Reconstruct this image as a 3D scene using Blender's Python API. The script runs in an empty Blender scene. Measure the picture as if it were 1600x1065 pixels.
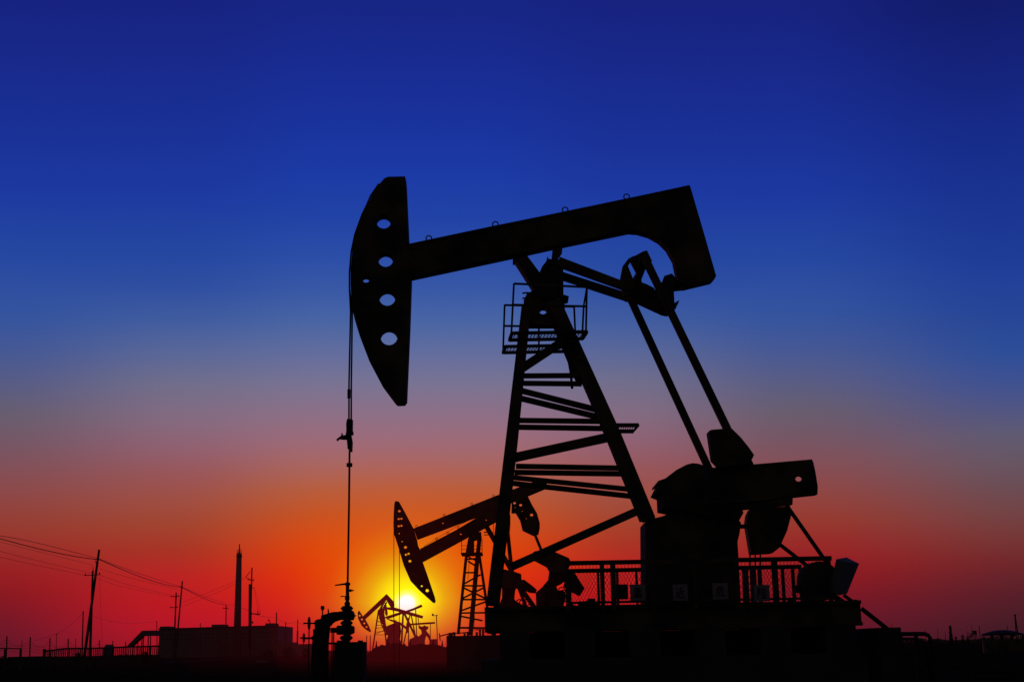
import bpy, bmesh, math, random
from mathutils import Vector, Matrix
random.seed(7)
sc = bpy.context.scene
C = bpy.data.collections.new('oil_field'); sc.collection.children.link(C)
R = math.radians

# ------------------------------------------------------------------ camera
HC = 0.9                      # camera height above the ground
F = 2084.0                    # focal length in photo pixels (photo 1600 wide)
PITCH = R(12.96); ROLL = 0.019
fwd = Vector((0, math.cos(PITCH), math.sin(PITCH)))
up0 = Vector((0, -math.sin(PITCH), math.cos(PITCH)))
xw = Vector((1, 0, 0))
rgt = xw * math.cos(ROLL) - up0 * math.sin(ROLL)
upv = up0 * math.cos(ROLL) + xw * math.sin(ROLL)
cam = bpy.data.cameras.new('camera'); camo = bpy.data.objects.new('camera', cam)
C.objects.link(camo)
cam.sensor_width = 36; cam.lens = 36 * F / 1600; cam.clip_end = 30000; cam.clip_start = 0.1
m = Matrix((rgt, upv, -fwd)).transposed().to_4x4(); m.translation = (0, 0, HC)
camo.matrix_world = m
sc.camera = camo
CAM = Vector((0, 0, HC))

def ray(px, py):
    return (fwd * F + rgt * (px - 800) - upv * (py - 532.5)).normalized()
def P(px, py, Y):
    """point of the upright plane at distance Y that the survey of the photo puts at px, py"""
    d = ray(px, py); return CAM + d * (Y / d.y)
def G(px, Y, z=0.0):
    """ground point at distance Y in the direction of column px near the horizon"""
    p = P(px, 1012 - 0.019 * (px - 800), Y); return Vector((p.x, Y, z))
def M(npx, Y): return npx * Y / F            # photo pixels -> metres at distance Y

# ------------------------------------------------------------------ materials
def mat(name, col, rough=0.7, var=0.35, scale=3.0, metal=0.0, bump=0.15, col2=None, spec=0.3, detail=6):
    mt = bpy.data.materials.new(name); mt.use_nodes = True
    nt = mt.node_tree; b = nt.nodes['Principled BSDF']
    tc = nt.nodes.new('ShaderNodeTexCoord')
    n = nt.nodes.new('ShaderNodeTexNoise'); n.inputs['Scale'].default_value = scale; n.inputs['Detail'].default_value = detail
    nt.links.new(tc.outputs['Object'], n.inputs['Vector'])
    r = nt.nodes.new('ShaderNodeValToRGB')
    c2 = col2 or tuple(min(1, c * (1 + var)) for c in col)
    c1 = tuple(c * (1 - var) for c in col)
    r.color_ramp.elements[0].position = 0.35; r.color_ramp.elements[0].color = (*c1, 1)
    r.color_ramp.elements[1].position = 0.68; r.color_ramp.elements[1].color = (*c2, 1)
    nt.links.new(n.outputs['Fac'], r.inputs['Fac']); nt.links.new(r.outputs['Color'], b.inputs['Base Color'])
    b.inputs['Roughness'].default_value = rough; b.inputs['Metallic'].default_value = metal
    b.inputs['Specular IOR Level'].default_value = spec
    if bump:
        n2 = nt.nodes.new('ShaderNodeTexNoise'); n2.inputs['Scale'].default_value = scale * 9; n2.inputs['Detail'].default_value = 4
        nt.links.new(tc.outputs['Object'], n2.inputs['Vector'])
        bp = nt.nodes.new('ShaderNodeBump'); bp.inputs['Strength'].default_value = bump; bp.inputs['Distance'].default_value = 0.02
        nt.links.new(n2.outputs['Fac'], bp.inputs['Height']); nt.links.new(bp.outputs['Normal'], b.inputs['Normal'])
    return mt
STEEL = mat('dark_painted_steel', (0.042, 0.04, 0.032), 0.8, 0.5, 1.8, col2=(0.12, 0.08, 0.045), spec=0.12)
STEEL2 = mat('oily_steel', (0.024, 0.024, 0.024), 0.7, 0.5, 5, spec=0.15)
GALV = mat('grey_painted_sheet', (0.10, 0.105, 0.11), 0.8, 0.25, 1.6)
CABLE = mat('steel_cable', (0.03, 0.03, 0.03), 0.6, 0.3, 8, bump=0)
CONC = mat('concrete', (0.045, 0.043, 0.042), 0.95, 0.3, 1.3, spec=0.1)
WOOD = mat('pole_wood', (0.07, 0.055, 0.04), 0.9, 0.4, 2, spec=0.1)
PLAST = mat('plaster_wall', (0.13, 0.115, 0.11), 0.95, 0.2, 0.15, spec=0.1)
DARK = mat('dark_window', (0.02, 0.02, 0.022), 0.5, 0.3, 1, bump=0)
SIGNW = mat('sign_paint', (0.22, 0.18, 0.185), 0.7, 0.2, 4, bump=0.05)
SIGNR = mat('sign_letter_paint', (0.05, 0.008, 0.008), 0.7, 0.3, 6, bump=0)
SIGNB = mat('sign_back_paint', (0.05, 0.05, 0.055), 0.7, 0.3, 4, bump=0)
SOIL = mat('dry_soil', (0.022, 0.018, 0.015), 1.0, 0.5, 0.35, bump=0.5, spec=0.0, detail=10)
ROADM = mat('concrete_path', (0.17, 0.14, 0.13), 1.0, 0.3, 0.5, spec=0.0)
LEAF = mat('dark_foliage', (0.035, 0.045, 0.022), 0.9, 0.5, 1.5, bump=0, spec=0.1)
BARK = mat('bark', (0.05, 0.04, 0.03), 0.95, 0.4, 3, spec=0.05)

# ------------------------------------------------------------------ mesh builder
class MB:
    def __init__(s): s.bm = bmesh.new()
    def quadbox(s, a, b):                       # two quads (4 verts each) -> closed box
        va = [s.bm.verts.new(p) for p in a]; vb = [s.bm.verts.new(p) for p in b]
        n = len(va)
        s.bm.faces.new(va); s.bm.faces.new(list(reversed(vb)))
        for i in range(n):
            j = (i + 1) % n; s.bm.faces.new((va[j], va[i], vb[i], vb[j]))
        return s
    def box(s, x0, x1, y0, y1, z0, z1):
        return s.quadbox([(x0,y0,z0),(x1,y0,z0),(x1,y0,z1),(x0,y0,z1)], [(x0,y1,z0),(x1,y1,z0),(x1,y1,z1),(x0,y1,z1)])
    def bar(s, a, b, w, h=None, upd=Vector((0,1,0)), w2=None):
        """box beam from a to b: w across (in the picture plane), h along upd"""
        a = Vector(a); b = Vector(b); h = h or w; w2 = w2 or w
        d = (b - a).normalized(); u = upd - d * upd.dot(d)
        if u.length < 1e-4: u = Vector((1,0,0)) - d * d.x
        u.normalize(); v = d.cross(u)
        def ring(p, ww): return [p + v*(sx*ww/2) + u*(sy*h/2) for sx, sy in ((-1,-1),(1,-1),(1,1),(-1,1))]
        return s.quadbox(ring(a, w), ring(b, w2))
    def tube(s, pts, r, seg=8, r2=None):
        pts = [Vector(p) for p in pts]; n = len(pts); rings = []
        for i, p in enumerate(pts):
            d = (pts[min(i+1, n-1)] - pts[max(i-1, 0)]).normalized()
            ref = Vector((0,0,1)) if abs(d.z) < 0.9 else Vector((0,1,0))
            u = d.cross(ref).normalized(); v = d.cross(u)
            rr = r[i] if isinstance(r, (list, tuple)) else r if r2 is None else r + (r2 - r) * i / (n - 1)
            rings.append([s.bm.verts.new(p + u*rr*math.cos(2*math.pi*k/seg) + v*rr*math.sin(2*math.pi*k/seg)) for k in range(seg)])
        for i in range(n-1):
            for k in range(seg):
                q = (k+1) % seg; s.bm.faces.new((rings[i][k], rings[i][q], rings[i+1][q], rings[i+1][k]))
        s.bm.faces.new(list(reversed(rings[0]))); s.bm.faces.new(rings[-1]); return s
    def ring(s, c, rad, r, seg=14, axis='y'):
        c = Vector(c); vs = []
        for i in range(seg):
            a = 2*math.pi*i/seg; ca, sa = math.cos(a), math.sin(a); row = []
            for k in range(6):
                b = 2*math.pi*k/6; q = rad + r*math.cos(b); w = r*math.sin(b)
                p = {'y': Vector((q*ca, w, q*sa)), 'x': Vector((w, q*ca, q*sa)), 'z': Vector((q*ca, q*sa, w))}[axis]
                row.append(s.bm.verts.new(c + p))
            vs.append(row)
        for i in range(seg):
            j = (i+1) % seg
            for k in range(6):
                q = (k+1) % 6; s.bm.faces.new((vs[i][k], vs[j][k], vs[j][q], vs[i][q]))
        return s
    def lathe(s, c, prof, seg=20, axis=Vector((0,0,1))):
        """prof: (distance along axis, radius) pairs"""
        c = Vector(c); axis = Vector(axis).normalized()
        ref = Vector((0,0,1)) if abs(axis.z) < 0.9 else Vector((1,0,0))
        u = axis.cross(ref).normalized(); v = axis.cross(u); rings = []
        for z, r in prof:
            rings.append([s.bm.verts.new(c + axis*z + u*r*math.cos(2*math.pi*k/seg) + v*r*math.sin(2*math.pi*k/seg)) for k in range(seg)])
        for i in range(len(rings)-1):
            for k in range(seg):
                q = (k+1) % seg; s.bm.faces.new((rings[i][k], rings[i][q], rings[i+1][q], rings[i+1][k]))
        s.bm.faces.new(list(reversed(rings[0]))); s.bm.faces.new(rings[-1]); return s
    def plate(s, poly, yn, yf, holes=(), mode='sil'):
        """upright plate between distances yn and yf whose outline is surveyed in the photo; holes: (px, py, diameter px)"""
        ym = (yn + yf) / 2; n = len(poly)
        area = sum(poly[k-1][0]*poly[k][1] - poly[k][0]*poly[k-1][1] for k in range(n))
        sg = 1 if area > 0 else -1
        def nrm_(k):                       # outward normal at a corner (photo axes, y down)
            t = Vector((0.0, 0.0))
            for a_, b_ in ((poly[k-1], poly[k]), (poly[k], poly[(k+1) % n])):
                e = Vector((b_[0]-a_[0], b_[1]-a_[1]))
                if e.length > 1e-6: t += Vector((e.y, -e.x)).normalized() * sg
            return t.normalized() if t.length > 1e-6 else Vector((0.0, 0.0))
        def xz(k):                         # both cheeks share one outline; it is sized so that the visible edge matches
            px, py = poly[k]; nn = P(px, py, yn); ff = P(px, py, yf); v = nrm_(k)
            tz = max(0, min(1, .5 + 1.2*(-v.y if py < 1012 else v.y)))
            tx = max(0, min(1, .5 + 1.2*(v.x if px > 800 else -v.x)))
            return ff.x + (nn.x-ff.x)*tx, ff.z + (nn.z-ff.z)*tz
        loops = [[xz(k) for k in range(n)]]; loops2 = [list(loops[0])]
        for hx, hy, d in holes:
            c = P(hx, hy, ym); r = M(d/2, ym); k = 18 if d > 4 else 10
            xa = P(hx, hy, yn).x; xb = P(hx, hy, yf).x
            loops.append([(xa + r*math.cos(2*math.pi*i/k), c.z + r*math.sin(2*math.pi*i/k)) for i in range(k)])
            loops2.append([(xb + r*math.cos(2*math.pi*i/k), c.z + r*math.sin(2*math.pi*i/k)) for i in range(k)])
        tmp = bmesh.new(); es = []
        idx = 0; coords = []
        for lp in loops:
            vs = [tmp.verts.new((x, 0, z)) for x, z in lp]; coords += lp
            for i in range(len(vs)): es.append(tmp.edges.new((vs[i], vs[(i+1) % len(vs)])))
        tmp.verts.index_update()
        bmesh.ops.triangle_fill(tmp, use_beauty=True, use_dissolve=False, edges=es, normal=(0,-1,0))
        tris = [[v.index for v in f.verts] for f in tmp.faces]; tmp.free()
        a = [s.bm.verts.new((x, yn, z)) for x, z in coords]; b = [s.bm.verts.new((x, yf, z)) for lp in loops2 for x, z in lp]
        for t in tris:
            s.bm.faces.new([a[i] for i in t]); s.bm.faces.new([b[i] for i in reversed(t)])
        o = 0
        for lp in loops:
            n = len(lp)
            for i in range(n):
                j = (i+1) % n; s.bm.faces.new((a[o+i], a[o+j], b[o+j], b[o+i]))
            o += n
        return s
    def build(s, name, material, parent=None, smooth=False):
        me = bpy.data.meshes.new(name)
        off = Vector((0,0,0)); q = parent
        while q is not None: off += q.location; q = q.parent
        for v in s.bm.verts: v.co -= off
        bmesh.ops.recalc_face_normals(s.bm, faces=s.bm.faces[:])
        s.bm.to_mesh(me); s.bm.free()
        me.materials.append(material)
        if smooth:
            for p in me.polygons: p.use_smooth = True
        o = bpy.data.objects.new(name, me); C.objects.link(o); o.parent = parent
        return o
def tag(o, label, cat, group=None):
    o['label'] = label; o['category'] = cat
    if group: o['group'] = group
    return o
def thing(name, label, cat, loc, group=None):
    o = bpy.data.objects.new(name, None); C.objects.link(o); o.location = loc; o.empty_display_size = 0.3
    return tag(o, label, cat, group)
def struct(name, mb, material, smooth=False):
    o = mb.build(name, material, None, smooth); o['kind'] = 'structure'; return o

# ------------------------------------------------------------------ ground
mb = MB()
xs = [-9000,-3000,-900,-300,-120,-60] + [-40 + 4*i for i in range(21)] + [60,120,300,900,3000,9000]
ys = [-300,-60,0,6,12] + [16 + 4*i for i in range(20)] + [110,140,180,260,400,700,1200,2500,6000,14000]
grid = [[mb.bm.verts.new((x, y, random.uniform(-0.05, 0.04) if 12 < y < 260 and abs(x) < 200 else 0)) for x in xs] for y in ys]
for j in range(len(ys)-1):
    for i in range(len(xs)-1):
        mb.bm.faces.new((grid[j][i], grid[j][i+1], grid[j+1][i+1], grid[j+1][i]))
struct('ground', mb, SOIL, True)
# pale path at the foot of the plant
mb = MB()
a = G(258, 150, .06); b = G(350, 205, .06); c = G(352, 212, .06); d = G(256, 158, .06)
mb.bm.faces.new([mb.bm.verts.new(p) for p in (a, b, c, d)])
struct('path', mb, ROADM)

# ================================================================== MAIN PUMP JACK
Y0 = 24.0
base_c = P(1050, 945, Y0)
Zs = base_c.z                                     # top of the skid
root = thing('pump_jack', 'huge black beam pump jack filling the foreground, beam tilted up to the right', 'pump jack', (base_c.x, Y0, 0.95))
def hw(py): return 0.35 + (py - 593) * 0.00093     # half width of the tower at that height
def yn(py): return Y0 - hw(py)
def yf(py): return Y0 + hw(py)

# horse head: a hollow box with lightening holes cut through both cheeks
HH = [(607,276),(635,275.5),(636,290),(640,376),(644,438),(641.5,513),(636.5,629),(633,634),(619.5,634.5),(615.5,631),
      (596,605),(577,569.5),(562,530),(554.5,505),(550.5,487),(547.6,449),(547.6,426),(550.5,393),(556,366),(567.5,334.5),(580.5,306),(594,286),(600.5,278.5)]
HHOLES = [(599.7,350,24),(602.7,409,24.5),(605.3,468.5,26),(608,529,27),(572,439,12.5)]
hh = MB().plate(HH, Y0-.15, Y0+.15, HHOLES, 'mid').build('horse_head', STEEL, root)
MB().box(*(lambda p,q:(p.x,q.x,Y0-.17,Y0-.143,p.z-.02,p.z+.02))(P(641,391,Y0),P(652,391,Y0))).build('bracket', STEEL, hh)
# bridle over the front arc and down
for k, (dx, yy) in enumerate(((0, Y0-.05), (3.6, Y0+.05))):
    arc = [P(px-1, py, yy) for px, py in ((593,287),(580,306),(567,334.5),(555.5,366),(549.8,393),(547,426),(547,449))]
    MB().tube(arc + [P(547.8+dx*.75, 487, yy), P(545.3+dx, 600, yy), P(545.2+dx, 656, yy)], 0.016, 6).build('bridle_cable', CABLE, root)
mb = MB().tube([P(545.1,608,Y0-.05), P(545,622,Y0-.05)], 0.028, 6)
mb.build('cable_clip', STEEL2, root)
CB = [(542,654),(551.8,654),(551.6,672),(552.5,672),(552.5,680),(549.5,680),(551.5,690),(550.8,706),(546,706),(543,703),(541.5,687),
      (535,687),(530,686),(526.5,689.5),(525,687),(529,684),(533,680),(534.5,675),(537,680),(540,679),(541,673),(540.7,663)]
MB().plate(CB, Y0-.09, Y0+.09, mode='mid').build('carrier_bar', STEEL2, root)
rod_b = P(543.2, 912, Y0)
MB().tube([P(546.2,704,Y0), P(545.3,790,Y0), rod_b], 0.019, 8).build('polished_rod', CABLE, root)
c = P(546,726,Y0); MB().lathe(c, [(-.035,.05),(-.03,.058),(.03,.058),(.035,.05)], 6).build('rod_clamp', STEEL2, root)

# walking beam with its hooked tail
WB = [(630,382.5),(760,355),(880,330.5),(980,309.5),(1077,289),(1078.5,291),(1098,358),(1119,432),(1119,437),(1113,444),(1067,454.5),(1057,447),
      (1054,430),(1050,411),(1040,393.5),(1028,381.5),(1012,372.5),(995,367.5),(980,366.5),(930,377),(878,388),(824,400),(801,405),(630,441.5)]
wb = MB().plate(WB, Y0-.13, Y0+.13, mode='mid').build('walking_beam', STEEL, root)
mb = MB()   # flange plates along top and bottom edge
for a_, b_, yy, dz in (((634,381.5),(1076,289.5),Y0-.15,-.018), ((634,439.5),(980,367),Y0+.15,.018)):
    q0 = P(*a_,yy); q1 = P(*b_,yy); q0.y = q1.y = Y0; q0.z += dz; q1.z += dz
    mb.bar(q0, q1, 0.03, 0.30)
mb.build('flange', STEEL, wb)
for px, y0_, y1_ in ((760,356,412),(900,327,382),(1010,304,370)):
    MB().bar(P(px,y0_+4,Y0-.14), P(px+4,y1_-6,Y0-.14), 0.03, 0.02).build('stiffener', STEEL, wb)
for px, py in ((670,373.5),(774,351.5),(883,329),(979,308.5)):
    MB().ring(P(px, py-1.2, Y0-.1), M(4.6,Y0), 0.012).build('lifting_eye', STEEL2, wb)

# saddle, centre bearing and head plate of the samson post
sd = MB().plate([(801,405),(824,399.5),(843,425),(848,448),(836,465),(829,452),(803.5,412)], Y0-.2, Y0+.2, [(826,427,5)], 'mid')
sd.plate([(862,391),(879,387),(871,406),(869,424),(860,424)], Y0-.2, Y0+.2, mode='mid')
sd.build('saddle', STEEL, root)
MB().plate([(842,426),(846,416),(852,408.5),(855,399.5),(857,404),(863,405),(871,404),(880,411),(880.5,460),(889,464),(883,475),(880,476),(846,476),(830,455)], Y0-.26, Y0+.26).build('centre_bearing', STEEL2, root)
mb = MB().plate([(818,471),(823,458),(836,452),(880,456),(882,475),(884,500),(879,513.5),(818,513.5)], Y0-.16, Y0+.16, [(848.5,488,13)], 'mid')
mb.build('head_plate', STEEL, root)
for py in (458, 466): MB().bar(P(816,py,Y0-.1), P(826,py-1,Y0-.1), .025).build('bolt', STEEL2, root)

# four legs of the samson post
LL = [(823.5,478),(799,690),(788,781),(779,860),(770.5,945)]
RL = [(878,478),(913,552),(960,680),(996,772),(1014,812)]
for yfun, sgn in ((yn,-1),(yf,1)):
    mb = MB()
    mb.bar(P(822.5,478,yfun(478)), P(799.5,690,yfun(690)), M(15,Y0), .16, w2=M(19,Y0))
    mb.bar(P(799.5,690,yfun(690)), P(770,946,yfun(946)), M(19,Y0), .16, w2=M(20,Y0))
    mb.build('leg', STEEL, root)
    dx = -4 if sgn > 0 else 0
    mb = MB().bar(P(865+dx*.2,470,yfun(470)), P(959+dx*.6,680,yfun(680)), M(20,Y0), .16, w2=M(22,Y0))
    mb.bar(P(959+dx*.6,680,yfun(680)), P(1014+dx*1.2,812,yfun(812)), M(22,Y0), .16, w2=M(20,Y0))
    mb.build('leg', STEEL, root)
# thin upper strut behind right leg
MB().bar(P(866,500,Y0), P(908,600,Y0), M(12,Y0), .12).build('leg_stiffener', STEEL, root)

def cb(a, b, th, y): MB().bar(P(*a, y(a[1])), P(*b, y(b[1])), M(th,Y0), .09).build('cross_brace', STEEL, root)
n_, f_ = yn, yf
cb((819,587),(902,586.5),7.2,n_); cb((818,598.5),(909,599.5),7.5,f_)
cb((808,608.5),(934,640.3),8.5,n_); cb((807,620.5),(940,652.4),8.8,f_)
cb((812,656.5),(938,658),7.5,n_); cb((811,667),(942,669),8,f_)
cb((806,728),(975,731),7.6,n_); cb((804,737.5),(977,740),8,f_)
cb((801,745.5),(984,764),7.2,n_); cb((800,754.5),(988,775),8,f_)
cb((812,577.6),(888,527.4),13,n_)
cb((797,716),(962,680.4),14,n_)
cb((799,885),(998,797),12,n_)
# bracket step on the right leg with grating
mb = MB()
z = P(980,669,yn(669)).z
for q0,q1 in (((962,664),(998,664)),((962,673.5),(990,673.5))):
    mb.bar(P(*q0, 23.2 if q0[1]<668 else 23.55), P(*q1, 23.2 if q0[1]<668 else 23.55), .07,.05)
mb.bar(P(998,664,23.2), P(990,673.5,23.55), .03)
for i in range(9):
    mb.bar(P(966+i*3.6,664,23.2), P(961+i*3.4,673.5,23.55), .012)
mb.build('step_grating', STEEL, root)
mb = MB().bar(P(889,552,Y0+.2), P(894,607,Y0+.2), M(4,Y0)).bar(P(887,552,Y0), P(894,590,Y0), M(5,Y0))
mb.build('hanging_rod', STEEL2, root)

# two work platforms, one on each side of the post
def platform(y_in, y_out, pn, pf, posts, rails):
    mb = MB()
    zf = P(850, pn[2], y_in).z
    a0 = P(pn[0], pn[2], y_in); a1 = P(pn[1], pn[2], y_in); b0 = P(pf[0], pf[2], y_out); b1 = P(pf[1], pf[2], y_out)
    z = (a0.z + b0.z) / 2
    for q in (a0, a1, b0, b1): q.z = z
    mb.bar(a0, a1, .055, .05); mb.bar(b0, b1, .055, .05); mb.bar(a0, b0, .055, .05); mb.bar(a1, b1, .055, .05)
    n = 22
    for i in range(n+1):
        t = i/n; mb.bar(a0.lerp(a1, t), b0.lerp(b1, t), .009, .012)
    for t in (.25,.5,.75): mb.bar(a0.lerp(b0, t), a1.lerp(b1, t), .009, .012)
    pl = mb.build('platform', STEEL, root)
    mb = MB()
    for (x0,y0_,x1,y1_,yy) in posts: mb.bar(P(x0,y0_,yy), P(x1,y1_,yy), M(3.1,Y0))
    for (x0,y0_,x1,y1_,ya,yb) in rails: mb.bar(P(x0,y0_,ya), P(x1,y1_,yb), M(2.9,Y0))
    mb.build('railing', STEEL, pl)
YA, YA2, YB, YB2 = 23.2, 23.75, 24.25, 24.78
platform(YA, YA2, (800,917,520.5), (796,910,531),
    [(803,443,799,521,YA),(917,449,915.5,521,YA),(912,478,909.5,531,YA2)],
    [(803,443,917,448.5,YA,YA),(801,476,917,478.5,YA,YA),(917,449,912,478,YA,YA2)])
platform(YB, YB2, (790,902,541), (786,889,551),
    [(788.5,476,786,550,YB2),(897,479,900,545,YB2),(842,512,842,550,YB2)],
    [(788.5,476.5,898,479,YB2,YB2),(787.5,509,830,509.5,YB2,YB2)])

# equalizer, link bars, tail bearing, pitman arms
YPn, YPf = 22.75, 25.25
MB().bar(P(872,409,Y0-.5), P(988,452,Y0-.5), M(15,Y0), .12, w2=M(12,Y0)).build('link_bar', STEEL, root)
MB().bar(P(868,428,Y0+.5), P(988,467,Y0+.5), M(12,Y0), .12, w2=M(12.5,Y0)).build('link_bar', STEEL, root)
eq = MB().plate([(967,443),(972,416),(981,404),(990,399.5),(985,411),(981,416),(989.5,436),(994,446),(990,462),(975,464)], Y0-.52, Y0-.42, mode='mid')
eq.plate([(984,402.5),(994,398),(1004,392.5),(1011,391),(1019,409),(1016,416),(1011,413.5),(1007,418),(1001.5,434),(995,430),(985,411)], Y0-.53, Y0-.41, mode='mid')
eq.build('equalizer_frame', STEEL, root)
MB().plate([(989,437),(994,430),(1002,434),(1003,441),(1010,443.5),(1021,449),(1030,460),(1045,470),(1052,492),(1043,494.5),(1034,493),(1000,477.5),(984,470),(976,463),(985,450)], Y0-.2, Y0+.05, mode='mid').build('equalizer_bearing', STEEL, root)
mb = MB().bar(P(984,464,YPf-.05), P(998,433,Y0), .2, .2, Vector((0,0,1)), w2=.08)
mb.bar(P(998,433,Y0-.001), P(1006,403,YPn+.05), .08, .14, Vector((0,0,1)), w2=.16)
mb.build('equalizer', STEEL, root)
MB().plate([(1023,450),(1029,440),(1032,431),(1041,428.5),(1049,427),(1054,432),(1060,440),(1072,452),(1053,456),(1054,473),(1061,471),(1062,477),(1057,487),(1052,486),(1050,493),(1043,494),(1028,480)], Y0-.3, Y0+.3).build('tail_bearing', STEEL2, root)
MB().bar(P(1007,402,YPn), P(1146,690,YPn), M(11.5,YPn), .12).build('pitman_arm', STEEL, root)
MB().bar(P(983,462,YPf), P(1124,768,YPf), M(11,YPf), .12).build('pitman_arm', STEEL, root)

# cranks and counterweights
MB().plate([(1100,731),(1177,724.8),(1268.6,717),(1271,722),(1274.5,738.6),(1278,761),(1277.5,774),(1239,778),(1160,786),(1100,788)], YPn-.33, YPn-.12, [(1247.5,748,10)], 'mid').build('crank', STEEL, root)
MB().plate([(1100,748),(1180,742),(1236,738),(1239,778),(1238.5,789.5),(1160,797),(1100,800)], YPf+.12, YPf+.33, mode='mid').build('crank', STEEL, root)
MB().plate([(1103.5,673),(1108,671),(1138,668.6),(1144,669.5),(1157.5,682.7),(1170.6,699),(1178.5,712),(1174.6,720.5),(1178,728),(1121,732),(1110,720.5)], YPn-.65, YPn-.34, mode='mid').build('counterweight', STEEL, root)
MB().plate([(1164,804),(1162,819),(1170,867),(1207,865),(1218,857),(1230,830.6),(1237,804),(1234.7,790),(1168,795)], YPf+.1, YPf+.4, mode='mid').build('counterweight', STEEL, root)
MB().tube([P(1112,765,YPn-.1), P(1112,765,YPf+.3)], .11, 14).build('crank_shaft', STEEL2, root)
MB().bar(P(1146,822,Y0), P(1170,822,Y0), M(6,Y0), .1).build('brake_lever', STEEL2, root)

# gear housing with domed guard and the pedestal below
MB().plate([(1017.8,756.7),(1029,747),(1045.7,733.7),(1062,725.5),(1075,723),(1088.5,724),(1106,730),(1150,738),(1165,760),(1166,790),(1160,800),(1162,806),(1155,822),(1027,801),(1026,781),(1016,775),(1022.7,763),(1019,762)],
           Y0-.55, Y0+.55).build('gear_housing', STEEL, root)
MB().plate([(1003,812),(1027,806),(1060,792),(1150,806),(1158,818),(1156,838),(1152.6,850),(1154,870),(1158,946),(1001,946),(1000,817.5)], Y0-.5, Y0+.5).build('gear_pedestal', STEEL, root)
mb = MB()
for x0, x1 in ((1159,1169),(1171,1181),(1183,1190)):
    mb.plate([(x0,886),(x1,886),(x1+3,942),(x0+2,942)], Y0-.5, Y0-.44, mode='mid')
mb.build('guard_panel', GALV, root)
mb = MB()
for px in (1172,1180,1188): mb.tube([P(px,862,YPf), P(px,888,YPf)], .015, 6)
mb.build('drain_pipe', STEEL2, root)

# motor, belt guard, belts, cover box at the right end of the skid
ymt = Y0 + .15
mb = MB()
c = P(1282.5, 907, ymt-.25); mb.lathe(c, [(0,.20),(.01,M(30,Y0)),(.40,M(30,Y0)),(.41,.2)], 30, (0,1,0))
mb.build('belt_guard', STEEL, root, False)
mb = MB().plate([(1246,915),(1262,908),(1300,905),(1298,930),(1290,939),(1254,943)], ymt-.3, ymt+.35, mode='mid')
mb.plate([(1240,914),(1250,912),(1250,926),(1241,926)], ymt-.1, ymt+.1, mode='mid')
mb.build('motor', STEEL2, root)
mb = MB()
f1 = [P(*p, ymt-.55) for p in ((1306.6,873),(1326,878),(1310,929.5),(1294.6,923))]
f2 = [P(*p, ymt+.15) for p in ((1322.8,870),(1342.5,880),(1323.5,927),(1306,921))]
mb.quadbox(f1, f2); mb.build('motor_cover', GALV, root)
mb = MB()
mb.bar(P(1294,925,ymt), P(1318,941,ymt), .09); mb.bar(P(1318,929,ymt), P(1338,943,ymt), .055); mb.bar(P(1300,938,ymt),P(1304,926,ymt),.04); mb.bar(P(1296,926,ymt),P(1298,941,ymt),.05)
mb.build('motor_slide', STEEL2, root)
MB().bar(P(1229,789,YPf-.4), P(1304,896,ymt), M(4.2,Y0), .12).build('drive_belt', STEEL2, root)
MB().bar(P(1190,828,YPf-.4), P(1266,887,ymt), M(4.2,Y0), .12).build('drive_belt', STEEL2, root)

# skid
sk = MB()
xl = P(757,950,Y0-.9); xr = P(1345,945,Y0-.9)
zt = Zs; zb = zt - .42
for yy in (Y0-.95, Y0+.75):
    sk.box(xl.x, xr.x, yy, yy+.2, zt-.06, zt); sk.box(xl.x+.002, xr.x-.002, yy+.07, yy+.13, zb+.06, zt-.06); sk.box(xl.x, xr.x, yy, yy+.2, zb, zb+.06)
k = 0
x = xl.x + .05
while x < xr.x - .1:
    sk.box(x, x+.1, Y0-.80, Y0+.80, zb+.05, zt-.061); x += .82
sk.build('skid_frame', STEEL, root)
MB().box(xl.x+.15, xr.x-.3, Y0-.75, Y0+.75, zt-.055, zt-.02).build('deck_plate', STEEL, root)
for px in (1233,1237,1337): MB().tube([P(px,945,Y0-.85), P(px,936,Y0-.85)], .03, 8).build('anchor_bolt', STEEL2, root)
mb = MB()
for px,h in ((909,6),(914,5),(921,7),(925,10),(930,5)): mb.box(*(lambda p:(p.x-.06,p.x+.06,Y0-.9,Y0-.7,p.z-.02,p.z+h*.0115))(P(px,945,Y0-.9)))
mb.build('clamp_block', STEEL2, root)

# concrete foundation under it
mb = MB()
mb.box(P(752,1000,Y0-1.1).x, P(1352,1000,Y0-1.1).x, Y0-1.15, Y0+1.15, -.3, zb-.45)
for i in range(6):
    xx = xl.x + .25 + i*(xr.x-xl.x-.9)/5
    mb.box(xx, xx+.5, Y0-1.05, Y0+1.05, zb-.45, zb)
mb.box(xl.x+.3, xr.x-.5, Y0+.8, Y0+1.0, zb-.451, zb-.002)
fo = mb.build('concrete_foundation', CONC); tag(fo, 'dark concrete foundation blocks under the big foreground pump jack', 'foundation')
mb = MB().box(P(1352,1000,Y0).x+.01, P(1385,980,Y0).x, Y0-.9, Y0+.9, -.2, P(1370,980,Y0-.9).z)
o = mb.build('concrete_block', CONC); tag(o, 'low dark concrete block at the right end of the foreground foundation', 'block')

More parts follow.
